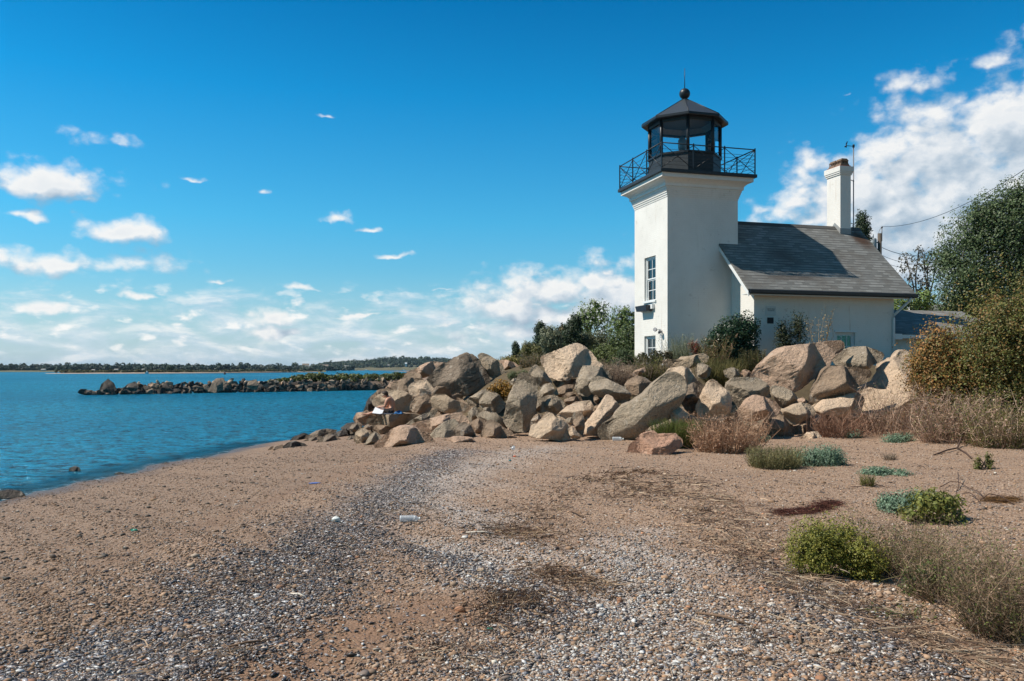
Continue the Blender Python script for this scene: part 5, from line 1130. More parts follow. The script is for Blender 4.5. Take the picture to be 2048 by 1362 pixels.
bush('mugwort', 'small blue green plant at the foot of the olive brown thicket, left part', 'plant', (1762, 860, 1846, 892), 18.9, BLUGR, 1400, .06, 2.6, 8, gap=-.2, profile='flat')
bush('mugwort', 'tiny blue green plant under the long pale rock', 'plant', (1690, 854, 1732, 880), 20.0, BLUGR, 500, .05, 2.6, 4, gap=-.2, profile='flat')
bush('goldenrod', 'small upright yellow green weed below the dry thicket at right', 'plant', (1945, 895, 1985, 945), beach(938), YELGR + OLIVE, 700, .04, 2.2, 6, gap=-.1)
grass('dry_grass', 'large clump of pale dry brown grass beside the reddish rock', 'grass', (1376, 838, 1532, 925), 16.9, DRYB, 600, .010, .5, .4, .4, hmin=.2, leafn=3200, leafc=DRYB, leafs=.035, tangle=2.5)
grass('grass_tuft', 'green grass tuft behind the right end of the reddish rock', 'grass', (1312, 832, 1396, 892), 18.0, [(.10, .12, .030), (.13, .14, .04), (.07, .085, .022)], 1700, .012, .5, .45, .3)
bush('mugwort', 'tiny blue green plant right of the dry grass clump', 'plant', (1512, 868, 1552, 884), 19.2, BLUGR, 380, .05, 2.6, 4, gap=-.2, profile='flat')
bush('mugwort', 'largest blue green plant patch below the rocks', 'plant', (1574, 874, 1692, 938), 14.6, BLUGR, 5200, .055, 2.8, 15, .8, gap=-.22, profile='flat')
grass('weed_clump', 'olive grey weed clump left of the largest blue green patch', 'weeds', (1488, 892, 1612, 940), 14.2, [(.16, .145, .065), (.20, .17, .085), (.11, .105, .05)], 900, .007, .6, .4, .3, leafn=2600, leafc=[(.17, .155, .06), (.12, .12, .05)], leafs=.026, hmin=.2, tangle=2)
bush('mugwort', 'flat blue green plant patch alone on the open gravel', 'plant', (1722, 926, 1818, 956), 13.2, BLUGR, 2600, .05, 2.8, 10, .8, gap=-.22, profile='flat')
bush('mugwort', 'blue green plant mound behind the yellow green leafy plant', 'plant', (1754, 964, 1884, 1034), 9.9, BLUGR, 4600, .05, 2.6, 13, .8, gap=-.25, profile='flat')
bush('goldenrod', 'yellow green leafy plant leaning on the blue green mound', 'plant', (1802, 978, 1926, 1050), 9.2, YELGR, 2600, .05, 2.0, 11, .8, gap=-.2)
bush('green_bush', 'rounded bright olive green bush nearest the camera', 'shrub', (1584, 1030, 1756, 1162), 6.75, [(.150, .155, .024), (.185, .175, .03), (.095, .11, .022), (.22, .19, .036)], 17000, .021, 1.9, 30, .8, gap=-.2, lump=.4, nst=10, stem_r=.006)
WEED = [(.22, .145, .095), (.29, .20, .135), (.15, .10, .065), (.12, .10, .045)]
for i, (bxx, Y_, n_, lab) in enumerate([((1725, 1040, 1900, 1165), 6.9, 1500, 'grey brown wiry weeds against the right side of the olive bush'), ((1815, 1075, 2010, 1225), 6.0, 1800, 'grey brown wiry weeds in the middle of the right foreground'), ((1925, 1090, 2110, 1300), 5.25, 1900, 'grey brown wiry weeds with green leaves at the lower right edge')]):
    grass('wiry_weed', lab, 'weeds', bxx, Y_, WEED, n_//4, .0042, .6, .5, .45, leafn=5200, leafc=[(.17, .115, .075), (.20, .14, .09), (.085, .105, .026), (.11, .13, .03)], leafs=.016, hmin=.15, tangle=4.5)
bush('ground_weed', 'low green weed under the wiry stems', 'weeds', (1815, 1120, 1935, 1210), 6.1, [(.06, .09, .022), (.085, .11, .03), (.045, .065, .018)], 1600, .03, 1.8, 8, gap=-.1)
bush('ground_weed', 'sparse creeping green weed at the edge of the shell grit', 'weeds', (1720, 1180, 1895, 1262), 5.6, [(.07, .10, .03), (.10, .10, .03), (.14, .09, .04)], 700, .026, 1.8, 12, gap=.12, profile='flat')
grass('small_weed', 'single tiny dry tuft on the open gravel', 'weeds', (1768, 906, 1794, 924), 15.3, DRYG, 160, .008, .6, .5, .3)
grass('small_weed', 'small green brown sprig left of the blue green mound', 'weeds', (1722, 956, 1752, 985), 12.0, OLIVE, 160, .008, .6, .4, .3)
# dead trailing vine
def vine(label, paths, r, cat='dead vine'):
    mb = MB(); rr = random.Random(len(label))
    for pth in paths:
        pts = []
        for (x, y, up) in pth:
            X, Y = GP(x, y, .97); pts.append((X, Y, H(X, Y)+up))
        mb.tube(pts, r, 5)
    tag(mb.build('dead_vine', simple('dead_vine', (.075, .042, .030), .9)), label, cat)
vine('dark dead vine trailing over the gravel right of the blue green mound', [[(1880,975,.02),(1900,968,.05),(1918,970,.06),(1936,976,.03),(1955,988,.05),(1975,1000,.02),(2010,1003,.03),(2040,998,.01)],[(1924,986,.01),(1938,990,.05),(1948,996,.06),(1960,1006,.01)],[(1700,972,.0),(1722,974,.03),(1745,970,.05),(1770,974,.03)],[(1960,1000,.02),(1978,994,.05),(2000,998,.05),(2030,1008,.01)],[(1916,960,.12),(1918,972,.03),(1912,984,.0)]], .006)
vine('thick dark dead branch lying at the foot of the dry thicket', [[(1868,912,.01),(1895,906,.05),(1915,902,.03),(1930,908,.03),(1942,918,.02)],[(1915,902,.03),(1926,890,.2)]], .016, 'branch')
def mat_patch(label, pxs, cols, n, w, name='seaweed_mat'):
    rg = np.random.default_rng(len(label)); pts = np.array([GP(x, y) for x, y in pxs]); k = rg.integers(0, len(pts)-1, n); t = rg.random((n, 1))
    q = pts[k]*(1-t) + pts[k+1]*t + rg.normal(0, w, (n, 2)); z = height(q[:, 0], q[:, 1])
    base = np.stack([q[:, 0], q[:, 1], z+.003+rg.random(n)*.03], 1); a = rg.uniform(0, 6.3, n); L = rg.uniform(.03, .12, n)
    tip = base + np.stack([np.cos(a)*L, np.sin(a)*L*1.0, rg.normal(.0, .012, n)], 1)
    v, f = blades_geo(base, tip, np.full(n, .005), rg, .3)
    return tag(link(name, np_mesh(name, v, f, False, np.repeat(pal(cols, n, rg), 6, 0)), M_DRY), label, 'seaweed')
mat_patch('dark red brown mat of dried seaweed behind the olive bush', [(1560,1036),(1600,1028),(1640,1020),(1668,1012)], [(.075, .028, .022), (.11, .045, .03), (.05, .022, .018)], 2600, .07)
mat_patch('small brown heap of dried seaweed at the right of the blue green mound', [(1980,1004),(2000,1008),(2030,1004)], [(.10, .055, .025), (.15, .08, .03)], 1000, .07)
# ------------------------------------------------------------------ pebbles, shells and straw (nobody could count them)
rg = np.random.default_rng(42)
def sample_ground(n, y0=4.0, y1=24.0, pw=1.0):
    u = rg.random(n); Y = 1/(1/y0 + u*(1/y1-1/y0)); X = rg.uniform(-.68, .68, n)*Y + rg.normal(0, .4, n)
    z = height(X, Y); ok = (z > .02) & (z < 1.3); return X[ok], Y[ok], z[ok]
ICO = None
def ico():
    import bmesh
    bm = bmesh.new(); bmesh.ops.create_icosphere(bm, subdivisions=1, radius=1); v = np.array([x.co[:] for x in bm.verts]); f = np.array([[q.index for q in p.verts] for p in bm.faces]); bm.free(); return v, f
IV, IF = ico()
def scatter(name, X, Y, z, dims, rot, tilt, cols, mat, label, sink=.35, rough=.14):
    n = len(X); k = len(IV)
    v = IV[None]*(1 + rg.normal(0, rough, (n, k, 1)))*dims[:, None, :]
    ct, st = np.cos(tilt)[:, None], np.sin(tilt)[:, None]
    y, zz = v[..., 1]*ct - v[..., 2]*st, v[..., 1]*st + v[..., 2]*ct
    cr, sr = np.cos(rot)[:, None], np.sin(rot)[:, None]
    x2, y2 = v[..., 0]*cr - y*sr, v[..., 0]*sr + y*cr
    V = np.stack([x2+X[:, None], y2+Y[:, None], zz+z[:, None]+dims[:, 2:3]*(1-sink*2)], -1).reshape(-1, 3)
    Fc = (IF[None] + (np.arange(n)*k)[:, None, None]).reshape(-1, 3)
    me = np_mesh(name, V, Fc, True, np.repeat(cols, k, 0))
    return tag(link(name, me, mat), label, name.replace('_', ' '), kind='stuff')
def att_mat(name, rough, spec=.3, bump=0):
    m, g, b = new_mat(name); a = g.new('ShaderNodeAttribute', attribute_name='Col').outputs['Color']
    n = g.noise(coords(g), 90, 3, .6); g.set(b.inputs['Base Color'], g.mix(g.m('MULTIPLY', n, .45), a, (.22, .16, .11)))
    b.inputs['Roughness'].default_value = rough; b.inputs['Specular IOR Level'].default_value = spec; return m
PEB = np.array([.82, .80, .79])*np.array([(.36,.22,.13),(.42,.27,.17),(.30,.185,.11),(.22,.15,.105),(.46,.33,.23),(.17,.135,.115),(.28,.24,.21),(.50,.40,.31),(.085,.07,.065),(.40,.19,.10),(.60,.54,.47)])
PW = np.array([17,13,15,14,9,11,8,5,8,3,4.], float); PW /= PW.sum()
X, Y, z = sample_ground(170000)
b_ = zone(X, Y, BARE, 2.9); clump = np.array([mnoise.noise(Vector((a*1.7, b2*1.7, 3))) for a, b2 in zip(X, Y)])
keep = rg.random(len(X)) < np.clip(1 - .9*b_ + .5*np.minimum(clump, 0)*0, .06, 1); X, Y, z = X[keep], Y[keep], z[keep]
s = np.maximum(np.exp(rg.normal(math.log(.0062), .45, len(X))), .50*Y/850*rg.uniform(.6, 1.25, len(X)))
s = np.where(rg.random(len(X)) < .012, s*2.0, s)
dims = np.stack([s*rg.uniform(.9, 1.5, len(X)), s*rg.uniform(.75, 1.05, len(X)), s*rg.uniform(.4, .75, len(X))], 1)
scatter('pebbles', X, Y, z, dims, rg.uniform(0, 6.3, len(X)), rg.normal(0, .3, len(X)), np.clip(PEB[rg.choice(len(PEB), len(X), p=PW)]*(.97+.26*sstep(X-crest_x(Y), .8, 3.5))[:, None]*(1+rg.normal(0, .25, (len(X), 1))), .02, .8), att_mat('pebble_stone', .75), 'small brown, tan and grey pebbles covering the beach', .3)
def zone_pick(n, defs, seed, thr=.03, **k):
    X, Y, z = sample_ground(n, **k); w = zone(X, Y, defs, seed); ok = rg.random(len(X)) < w; return X[ok], Y[ok], z[ok]
# mussel shells: long thin dark blue halves
X, Y, z = zone_pick(210000, MUSSEL, .3); X2, Y2, z2 = sample_ground(5200); X3, Y3, z3 = zone_pick(26000, WHITE, 1.7)
X, Y, z = np.concatenate([X, X2, X3]), np.concatenate([Y, Y2, Y3]), np.concatenate([z, z2, z3])
n = len(X); s = np.maximum(rg.uniform(.006, .017, n), .72*Y/850*rg.uniform(.7, 1.3, n)); s = np.where(rg.random(n) < .06, s*1.8, s)
cm = np.array([(.012,.013,.020),(.024,.024,.032),(.050,.045,.048),(.20,.19,.20),(.48,.45,.44),(.74,.72,.69),(.22,.14,.09)])[rg.choice(7, n, p=[.28,.21,.15,.09,.075,.055,.14])]
scatter('mussel_shells', X, Y, z+.004, np.stack([s*1.25, s*.58, s*.26], 1), rg.uniform(0, 6.3, n), rg.normal(0, .55, n), np.clip(cm*(1+rg.normal(0, .2, (n, 1))), .008, .8), att_mat('mussel_shell', .35, .5), 'dark blue broken mussel shells washed up in a band', .15, .08)
# pale shell grit
X, Y, z = zone_pick(150000, WHITE, 1.7); X2, Y2, z2 = sample_ground(5000); X3, Y3, z3 = zone_pick(26000, MUSSEL, .3)
X, Y, z = np.concatenate([X, X2, X3]), np.concatenate([Y, Y2, Y3]), np.concatenate([z, z2, z3])
n = len(X); s = np.maximum(np.exp(rg.normal(math.log(.0068), .4, n)), .52*Y/850*rg.uniform(.7, 1.2, n))
cm = np.array([(.60,.56,.51),(.44,.39,.33),(.70,.69,.66),(.27,.27,.29),(.42,.30,.21),(.12,.125,.15)])[rg.choice(6, n, p=[.24,.20,.16,.16,.12,.12])]
scatter('shell_fragments', X, Y, z+.003, np.stack([s*1.1, s*.85, s*.34], 1), rg.uniform(0, 6.3, n), rg.normal(0, .5, n), np.clip(cm*(1+rg.normal(0, .14, (n, 1))), .02, .85), att_mat('pale_shell', .55, .4), 'pale slipper shells and white shell grit', .15, .1)
# straw and brown wrack lines
WR = [([(960,1085),(1040,1060),(1090,1025),(1160,975),(1230,955),(1300,950)], .22, 900, 0), ([(1060,1150),(1130,1165),(1215,1190)], .12, 520, 0), ([(940,1245),(1000,1215),(1050,1200),(1065,1260)], .16, 650, 0),
      ([(1000,1060),(1060,1075),(1120,1100)], .2, 360, 0), ([(1480,1090),(1540,1150),(1620,1190),(1720,1235),(1850,1300),(2000,1350)], .15, 1500, 1), ([(1330,960),(1390,1000),(1450,1050),(1510,1110)], .34, 1300, 1), ([(1230,965),(1290,985),(1240,1000)], .22, 360, 1),
      ([(420,1200),(540,1180),(600,1140)], .3, 160, 1), ([(330,1362),(500,1290)], .3, 200, 1), ([(880,1340),(960,1300)], .2, 180, 1), ([(600,1120),(700,1060),(800,1010)], .5, 260, 1), ([(1450,1250),(1560,1300)], .3, 160, 1)]
B0, T0, C0, W0 = [], [], [], []
for px, w, n, kind in WR:
    pts = np.array([GP(x, y) for x, y in px]); n = int(n*1.25); k = rg.integers(0, len(pts)-1, n); t = rg.random((n, 1)); seg = pts[k+1]-pts[k]
    q = pts[k]*(1-t) + pts[k+1]*t + rg.normal(0, w, (n, 2)); a = np.arctan2(seg[:, 1], seg[:, 0]) + rg.normal(0, .75, n)
    L = np.exp(rg.normal(math.log(.11 if kind else .075), .6, n)); z = height(q[:, 0], q[:, 1])
    b1 = np.stack([q[:, 0], q[:, 1], z+.006+rg.exponential(.016, n)], 1); B0.append(b1); T0.append(b1 + np.stack([np.cos(a)*L, np.sin(a)*L, rg.normal(.004, .022, n)], 1))
    C0.append(pal([(.40,.285,.19),(.30,.20,.135),(.48,.37,.26),(.16,.10,.07),(.10,.065,.05)] if kind else [(.07,.04,.028),(.11,.065,.042),(.18,.11,.07),(.34,.24,.15)], n, rg, gain=1)); W0.append(np.maximum(rg.uniform(.003, .008, n), .75*q[:, 1]/850))
X, Y, z = sample_ground(1500); n = len(X); a = rg.uniform(0, 6.3, n); L = np.exp(rg.normal(math.log(.07), .6, n)); b1 = np.stack([X, Y, z+.01], 1)
B0.append(b1); T0.append(b1+np.stack([np.cos(a)*L, np.sin(a)*L, rg.normal(.002, .01, n)], 1)); C0.append(pal([(.42,.30,.19),(.50,.38,.26),(.16,.10,.06),(.25,.16,.10)], n, rg, gain=1)); W0.append(np.maximum(rg.uniform(.002, .005, n), .42*Y/850))
B0, T0, C0, W0 = map(np.concatenate, (B0, T0, C0, W0)); v, f = blades_geo(B0, T0, W0, rg, .12)
tag(link('wrack_straw', np_mesh('wrack_straw', v, f, False, np.repeat(C0, 6, 0)), M_DRY), 'dry straw and brown seaweed bits strewn in wrack lines', 'wrack', kind='stuff')
# scattered larger dark cobbles on the lower beach
X, Y, z = sample_ground(900, 6, 24); ok = (X < crest_x(Y)-.7); X, Y, z = X[ok], Y[ok], z[ok]; n = len(X); s = np.maximum(rg.uniform(.015, .035, n), 1.0*Y/850)
scatter('beach_cobbles', X, Y, z, np.stack([s*1.3, s, s*.6], 1), rg.uniform(0, 6.3, n), rg.normal(0, .2, n), np.clip(np.array([(.05,.045,.035),(.09,.075,.06),(.035,.04,.035),(.16,.12,.09)])[rg.integers(0, 4, n)], .02, .5), att_mat('cobble', .7), 'dark weedy cobbles dotted over the lower beach', .3)

# ------------------------------------------------------------------ litter and single finds
def onbeach(px, py): X, Y = GP(px, py, .95); X, Y = GP(px, py, H(X, Y)); return X, Y, H(X, Y)
def plastic(name, col, alpha, rough=.2):
    m, g, b = new_mat(name); b.inputs['Base Color'].default_value = (*col, 1); b.inputs['Roughness'].default_value = rough; b.inputs['Alpha'].default_value = alpha; return m
M_PET = plastic('clear_plastic', (.70, .74, .77), .55); M_WPL = plastic('white_plastic', (.75, .78, .74), 1, .4); M_BPL = plastic('blue_plastic', (.08, .14, .40), 1, .4); M_GPL = plastic('green_plastic', (.01, .20, .13), 1, .4); M_OPL = plastic('orange_plastic', (.75, .13, .03), 1, .4); M_TPL = plastic('teal_plastic', (.02, .22, .25), 1, .4); M_YEL = plastic('yellow_leaf', (.65, .33, .02), 1, .6)
def bottle(label, px, py, L, r, rz, mat, cap=None):
    x, y, z = onbeach(px, py); t = empty('plastic_bottle', (x, y, z+r*.85), rz, label, 'bottle')
    mb = MB(); prof = [(.002, -L/2), (r*.8, -L/2+.002), (r, -L/2+.012)]
    for k in range(7): zz = -L/2+.02+(L*.58)*k/6; prof += [(r, zz), (r*.93, zz+L*.03)]
    prof += [(r, L*.16), (r*.85, L*.27), (r*.42, L*.38), (r*.38, L*.45)]
    mb.ring(0, 0, prof, 18, 0, True, False); o = mb.build('body', mat, t); o.rotation_euler = (0, R(90), 0)
    mb = MB().ring(0, 0, [(r*.45, L*.44), (r*.45, L*.5)], 14); o = mb.build('cap', cap or M_WPL, t); o.rotation_euler = (0, R(90), 0)
bottle('clear ribbed plastic bottle lying among the mussel shells', 820, 1043, .22, .038, R(6), M_PET)
bottle('small clear bottle lying at the foot of the longest diagonal boulder', 1236, 882, .26, .05, R(-5), M_PET)
def crumple(name, label, cat, px, py, size, mat, seed, flat=.5):
    x, y, z = onbeach(px, py); rr = random.Random(seed); K = 12
    th = np.arange(K)*2*math.pi/K; r = np.array([rr.uniform(.6, 1.1) for _ in th])*size
    me = rock_mesh(name, th, r, size, size*.7, seed, None, 2.2, 3.0, 5); sc = __import__('mathutils').Matrix.Diagonal((1, 1, flat, 1)); me.transform(sc); zb = min(v.co.z for v in me.vertices)
    tag(link(name, me, mat, None, (x, y, z-zb-.004)), label, cat)
crumple('plastic_bag', 'crushed white plastic scrap at the edge of the dark mussel band', 'litter', 672, 1044, .07, M_WPL, 3, .6)
crumple('plastic_scrap', 'blue plastic sheet lying on the smooth sand strip', 'litter', 632, 964, .11, M_BPL, 4, .12)
crumple('plastic_scrap', 'green plastic scrap in the brown wrack near the bottom', 'litter', 980, 1262, .025, M_GPL, 5, .6)
crumple('plastic_scrap', 'tiny orange plastic scrap on the gravel before the rocks', 'litter', 1029, 914, .035, M_OPL, 6, .5)
crumple('plastic_scrap', 'tiny teal plastic scrap beside the orange scrap', 'litter', 1020, 921, .035, M_TPL, 7, .5)
crumple('plastic_scrap', 'upright pale plastic scrap behind the orange scrap', 'litter', 1026, 900, .05, M_PET, 8, 1.2)
crumple('fallen_leaf', 'small yellow orange leaf on the straw at lower right', 'leaf', 1726, 1258, .016, M_YEL, 9, .25)
crumple('weed_clump', 'dark green seaweed clump on the smooth sand strip', 'seaweed', 268, 1058, .06, M_GPL, 10, .35)
crumple('large_shell', 'large pale hinged shell in the dark shells right of the bottle', 'shell', 962, 1144, .04, ROCKM['pale'], 11, .5)
crumple('pale_stone', 'large pale flat stone among the shells at lower right', 'stone', 1674, 1306, .045, ROCKM['pale'], 12, .45)
crumple('pink_shard', 'pinkish brick shard on bare brown sand', 'stone', 778, 1186, .04, ROCKM['red'], 13, .4)
crumple('brown_stone', 'dark pointed stone on the bare brown sand', 'stone', 696, 1168, .04, ROCKM['dark'], 14, .6)
def stick(label, a, b2, r, mat, name='driftwood'):
    (x, y, z), (x2, y2, z2) = onbeach(*a), onbeach(*b2); m_ = ((x+x2)/2, (y+y2)/2, (z+z2)/2+r*2.5)
    tag(MB().tube([(x, y, z+r), m_, (x2, y2, z2+r)], [r*.6, r, r*.7], 7).build(name, mat), label, 'stick')
M_DRIFT = simple('bleached_wood', (.62, .55, .46), .85, 0, .15, 20, .2); M_DRIFT2 = simple('brown_wood', (.17, .105, .065), .9, 0, .2, 20, .2); M_STRAW = simple('straw', (.45, .32, .18), .8, 0, .15, 20)
stick('white bleached stick right of the clear bottle', (932, 1066), (996, 1070), .010, M_DRIFT)
stick('white bleached bone like stick on the dark mussel band', (582, 1190), (612, 1196), .008, M_DRIFT)
stick('dark brown stick in the shell grit at lower middle', (1392, 1228), (1500, 1252), .010, M_DRIFT2)
stick('short dark peg of driftwood in the shell grit at lower middle', (1596, 1272), (1602, 1290), .010, M_DRIFT2)
stick('long pale reed lying in the straw at lower right', (1690, 1262), (1800, 1274), .006, M_STRAW, 'reed')
stick('pale reed leaning across the dark stick', (1410, 1252), (1434, 1228), .005, M_STRAW, 'reed')
stick('long thin dark stick along the mussel band at lower left', (440, 1300), (545, 1282), .008, M_DRIFT2)
stick('straight dark stick beside the wrack behind the olive bush', (1140, 1025), (1166, 1036), .012, M_DRIFT2)
stick('pale reed standing out of the straw tuft in the middle distance', (1255, 970), (1268, 990), .006, M_STRAW, 'reed')
# ------------------------------------------------------------------ the person on the slab
PY = 26.62
def PP(zx, zy, dy=0.0):                          # from the enlarged view of the person
    x, _, z = P(700+zx/12.38, 760+zy/12.38, PY); return Vector((x, PY+dy, z))
def skin(name, chains, parent, mat, sub=2, loc=None):
    vs, es, rs = [], [], []
    def vid(p):
        for i, q in enumerate(vs):
            if (q-p).length < 1e-5: return i
        return None
    for ch in chains:
        last = None
        for p, r in ch:
            p = Vector(p); i = vid(p)
            if i is None: vs.append(p); rs.append(r); i = len(vs)-1
            if last is not None: es.append((last, i))
            last = i
    me = bpy.data.meshes.new(name); me.from_pydata([tuple(v) for v in vs], es, []); o = link(name, me, mat, parent)
    sk = o.modifiers.new('skin', 'SKIN'); sk.use_smooth_shade = True
    for i, r in enumerate(rs):
        rr = r if isinstance(r, tuple) else (r, r); me.skin_vertices[0].data[i].radius = rr; me.skin_vertices[0].data[i].use_root = (i == 0)
    o.modifiers.new('sub', 'SUBSURF').levels = sub; o.modifiers['sub'].render_levels = sub
    return o
base = PP(1050, 815)
pe = empty('person', tuple(base), 0, 'bare backed person with short brown hair sitting on the flat slab, drawing', 'person')
def L(v): return tuple(Vector(v) - base)
M_SKIN = simple('skin', (.50, .255, .165), .5, 0, .08, 5, 0, .4); M_HAIR = simple('brown_hair', (.045, .026, .016), .7, 0, .3, 40, .3); M_SHORT = simple('dark_shorts', (.06, .055, .06), .8, 0, .2, 20)
pel = PP(1030, 745, .0); sp1 = PP(1052, 660); sp2 = PP(1045, 560); ch = PP(1000, 478); nk = PP(950, 425); nk2 = PP(915, 400); hd = PP(872, 375); hd2 = PP(850, 352)
chin = PP(850, 430, 0)
body = [[(L(pel), (.125, .105)), (L(sp1), (.115, .10)), (L(sp2), (.135, .11)), (L(ch), (.13, .10)), (L(nk), (.062, .06)), (L(nk2), (.055, .055)), (L(hd), (.085, .078)), (L(hd2), (.088, .082))],
        [(L(hd), (.085, .078)), (L(PP(845, 412)), (.058, .055)), (L(PP(848, 440)), (.032, .030))]]
for sgn, elb, wr, hand in ((-1, PP(888, 650, -.20), PP(770, 655, -.16), PP(720, 660, -.13)), (1, PP(905, 660, .20), PP(800, 690, .10), PP(760, 705, .06))):
    sh = PP(940, 480, sgn*.165)
    body.append([(L(ch), (.13, .10)), (L(sh), .066), (L((sh+elb)/2), .052), (L(elb), .043), (L((elb+wr)/2), .040), (L(wr), .028), (L(hand), (.040, .022))])
    d = (hand-wr).normalized()
    for k, (w, ln) in enumerate(((-.028, .070), (-.010, .080), (.010, .075), (.026, .060))):
        f0 = hand + d*.022 + Vector((0, w, 0)); body.append([(L(hand), (.040, .022)), (L(f0), .0095), (L(f0 + d*ln*.55 + Vector((0, 0, -.008))), .009), (L(f0 + d*ln + Vector((0, 0, -.03))), .007)])
    t0 = wr.lerp(hand, .6) + Vector((0, sgn*.03, -.01)); body.append([(L(hand), (.040, .022)), (L(t0), .011), (L(t0 + d*.05 + Vector((0, sgn*.012, -.02))), .009)])
for sgn, kn, an, toe in ((-1, PP(800, 735, -.16), PP(440, 850, -.14), PP(330, 840, -.15)), (1, PP(800, 730, .14), PP(430, 845, .06), PP(325, 850, .05))):
    hp = PP(1000, 765, sgn*.10); hl = an + Vector((.03, 0, -.03))
    body.append([(L(pel), (.125, .105)), (L(hp), .092), (L((hp+kn)/2), .080), (L(kn), .060), (L(kn.lerp(an, .35)), .056), (L(kn.lerp(an, .7)), .042), (L(an), .034), (L(an.lerp(toe, .5) + Vector((0, 0, .0))), (.040, .028)), (L(toe + Vector((0, 0, .02))), (.036, .018))])
bo = skin('body', body, pe, M_SKIN)
hm = MB()
hv = PP(862, 352); import bmesh
def ball(name, c, rad, mat, parent, cut=None, seg=16):
    bm = bmesh.new(); bmesh.ops.create_uvsphere(bm, u_segments=seg, v_segments=10, radius=1)
    for v in bm.verts: v.co = Vector((v.co.x*rad[0], v.co.y*rad[1], v.co.z*rad[2])); v.co += v.co.normalized()*.006*math.sin(v.co.x*160+v.co.z*210)
    if cut is not None:
        bmesh.ops.bisect_plane(bm, geom=bm.verts[:]+bm.edges[:]+bm.faces[:], plane_co=cut[0], plane_no=cut[1], clear_inner=True)
    me = bpy.data.meshes.new(name); bm.to_mesh(me); bm.free(); [setattr(p, 'use_smooth', True) for p in me.polygons]
    o = link(name, me, mat, parent); o.location = L(c); return o
ball('hair', PP(868, 348), (.108, .102, .108), M_HAIR, pe, ((-.015, 0, -.015), (.45, 0, .9)))
fc = PP(812, 398)
ball('nose', fc + Vector((-.012, 0, -.005)), (.016, .013, .024), M_SKIN, pe)
for s in (-1, 1):
    ball('ear', PP(882, 392, s*.086), (.022, .010, .032), M_SKIN, pe); ball('eye', PP(826, 384, s*.034), (.010, .014, .009), M_HAIR, pe)
ball('mouth', PP(826, 430), (.012, .024, .006), simple('lips', (.30, .09, .07), .5), pe)
skin('shorts', [[(L(pel + Vector((.0, 0, .02))), (.137, .117)), (L(pel + Vector((-.02, 0, -.05))), (.137, .117))], [(L(pel + Vector((-.02, 0, -.05))), (.137, .117)), (L(PP(990, 765, -.10)), .102), (L(PP(935, 758, -.125)), .098)], [(L(pel + Vector((-.02, 0, -.05))), (.137, .117)), (L(PP(990, 765, .10)), .102), (L(PP(935, 758, .115)), .098)]], pe, M_SHORT)
# drawing pad, pencil, towel and bag
pa = [PP(640, 668, -.12), PP(868, 690, -.12), PP(838, 828, -.40), PP(598, 800, -.40)]
nrm_ = (pa[1]-pa[0]).cross(pa[3]-pa[0]).normalized()
pd = empty('drawing_pad', tuple(pa[0]), 0, 'large white drawing pad tilted on the lap of the person', 'drawing pad')
MB().poly_prism([p - pa[0] for p in pa], nrm_*.004).build('sheet', simple('white_paper', (.80, .81, .84), .8, 0, .02), pd)
MB().poly_prism([p - pa[0] + nrm_*.0045 for p in (pa[0]+(pa[0]-pa[2])*.01, pa[1]+(pa[1]-pa[3])*.01, pa[2]+(pa[2]-pa[0])*.01, pa[3]+(pa[3]-pa[1])*.01)], nrm_*.008).build('backing', simple('grey_board', (.25, .22, .2), .8), pd)
ZT = PP(1000, 828)[2]
def cloth(name, label, cat, x0, x1, y0, y1, z, col, h, seed):
    n, m_ = 18, 10; V = []; rr = Vector((seed*3.1, 0, 0))
    for j in range(m_):
        for i in range(n):
            a, b2 = i/(n-1), j/(m_-1); e = min(a, 1-a, b2, 1-b2)*6; p = Vector((x0+(x1-x0)*a, y0+(y1-y0)*b2, 0))
            V.append((p.x, p.y + .03*mnoise.noise(p*5+rr), z + min(1, e)*h*(.55+.9*mnoise.noise(p*9+rr)) + .004))
    f = [(j*n+i, j*n+i+1, (j+1)*n+i+1, (j+1)*n+i) for j in range(m_-1) for i in range(n-1)]
    o = link(name, np_mesh(name, V, f, True), simple(name+'_fabric', col, .9, 0, .15, 30)); tag(o, label, cat); s = o.modifiers.new('t', 'SOLIDIFY'); s.thickness = .006
ax = [PP(q, 828)[0] for q in (780, 1115, 1105, 1320)]
cloth('towel', 'dark navy towel spread under the sitting person', 'towel', ax[0], ax[1], PY-.48, PY+.25, ZT, (.035, .04, .055), .035, 1)
cloth('blue_cloth', 'bright blue cloth bundle beside the towel on the slab', 'cloth', ax[2], ax[3], PY-.3, PY+.1, ZT, (.02, .12, .30), .085, 2)

# ------------------------------------------------------------------ far shores
M_FARL = simple('far_land', (.105, .10, .045), .9, 0, .3, .02); M_SANDB = simple('far_sand', (.40, .30, .22), .9, 0, .2, .02); M_BANK = simple('far_bank', (.13, .115, .06), .9, 0, .4, .05)
def ridge(name, label, pts, depth, mat, z0=-.4):
    """land strip: pts = [(x, Yfront, height)]"""
    V = []; n = len(pts)
    for x, Y, h in pts:
        X = (x-CX)/F*Y; V += [(X, Y, z0), (X, Y+depth*.04, h*.25+.15), (X*(1+depth*.25/Y), Y+depth*.25, h*.7), (X*(1+depth/Y), Y+depth, h), (X*(1+depth*1.6/Y), Y+depth*1.6, z0)]
    f = [(i*5+k, (i+1)*5+k, (i+1)*5+k+1, i*5+k+1) for i in range(n-1) for k in range(4)]
    return tag(link(name, np_mesh(name, V, f, True), mat), label, 'land', kind='structure')
ridge('far_shore', 'low wooded far shore across the bay at left', [(x, 740, 2.2) for x in range(-400, 700, 50)], 120, M_FARL)
ridge('sand_spit', 'narrow sandy spit with grass in front of the left far shore', [(90, 470, .1), (150, 470, .5), (300, 480, .9), (450, 520, 1.0), (560, 600, 1.0), (640, 700, .8)], 26, M_SANDB)
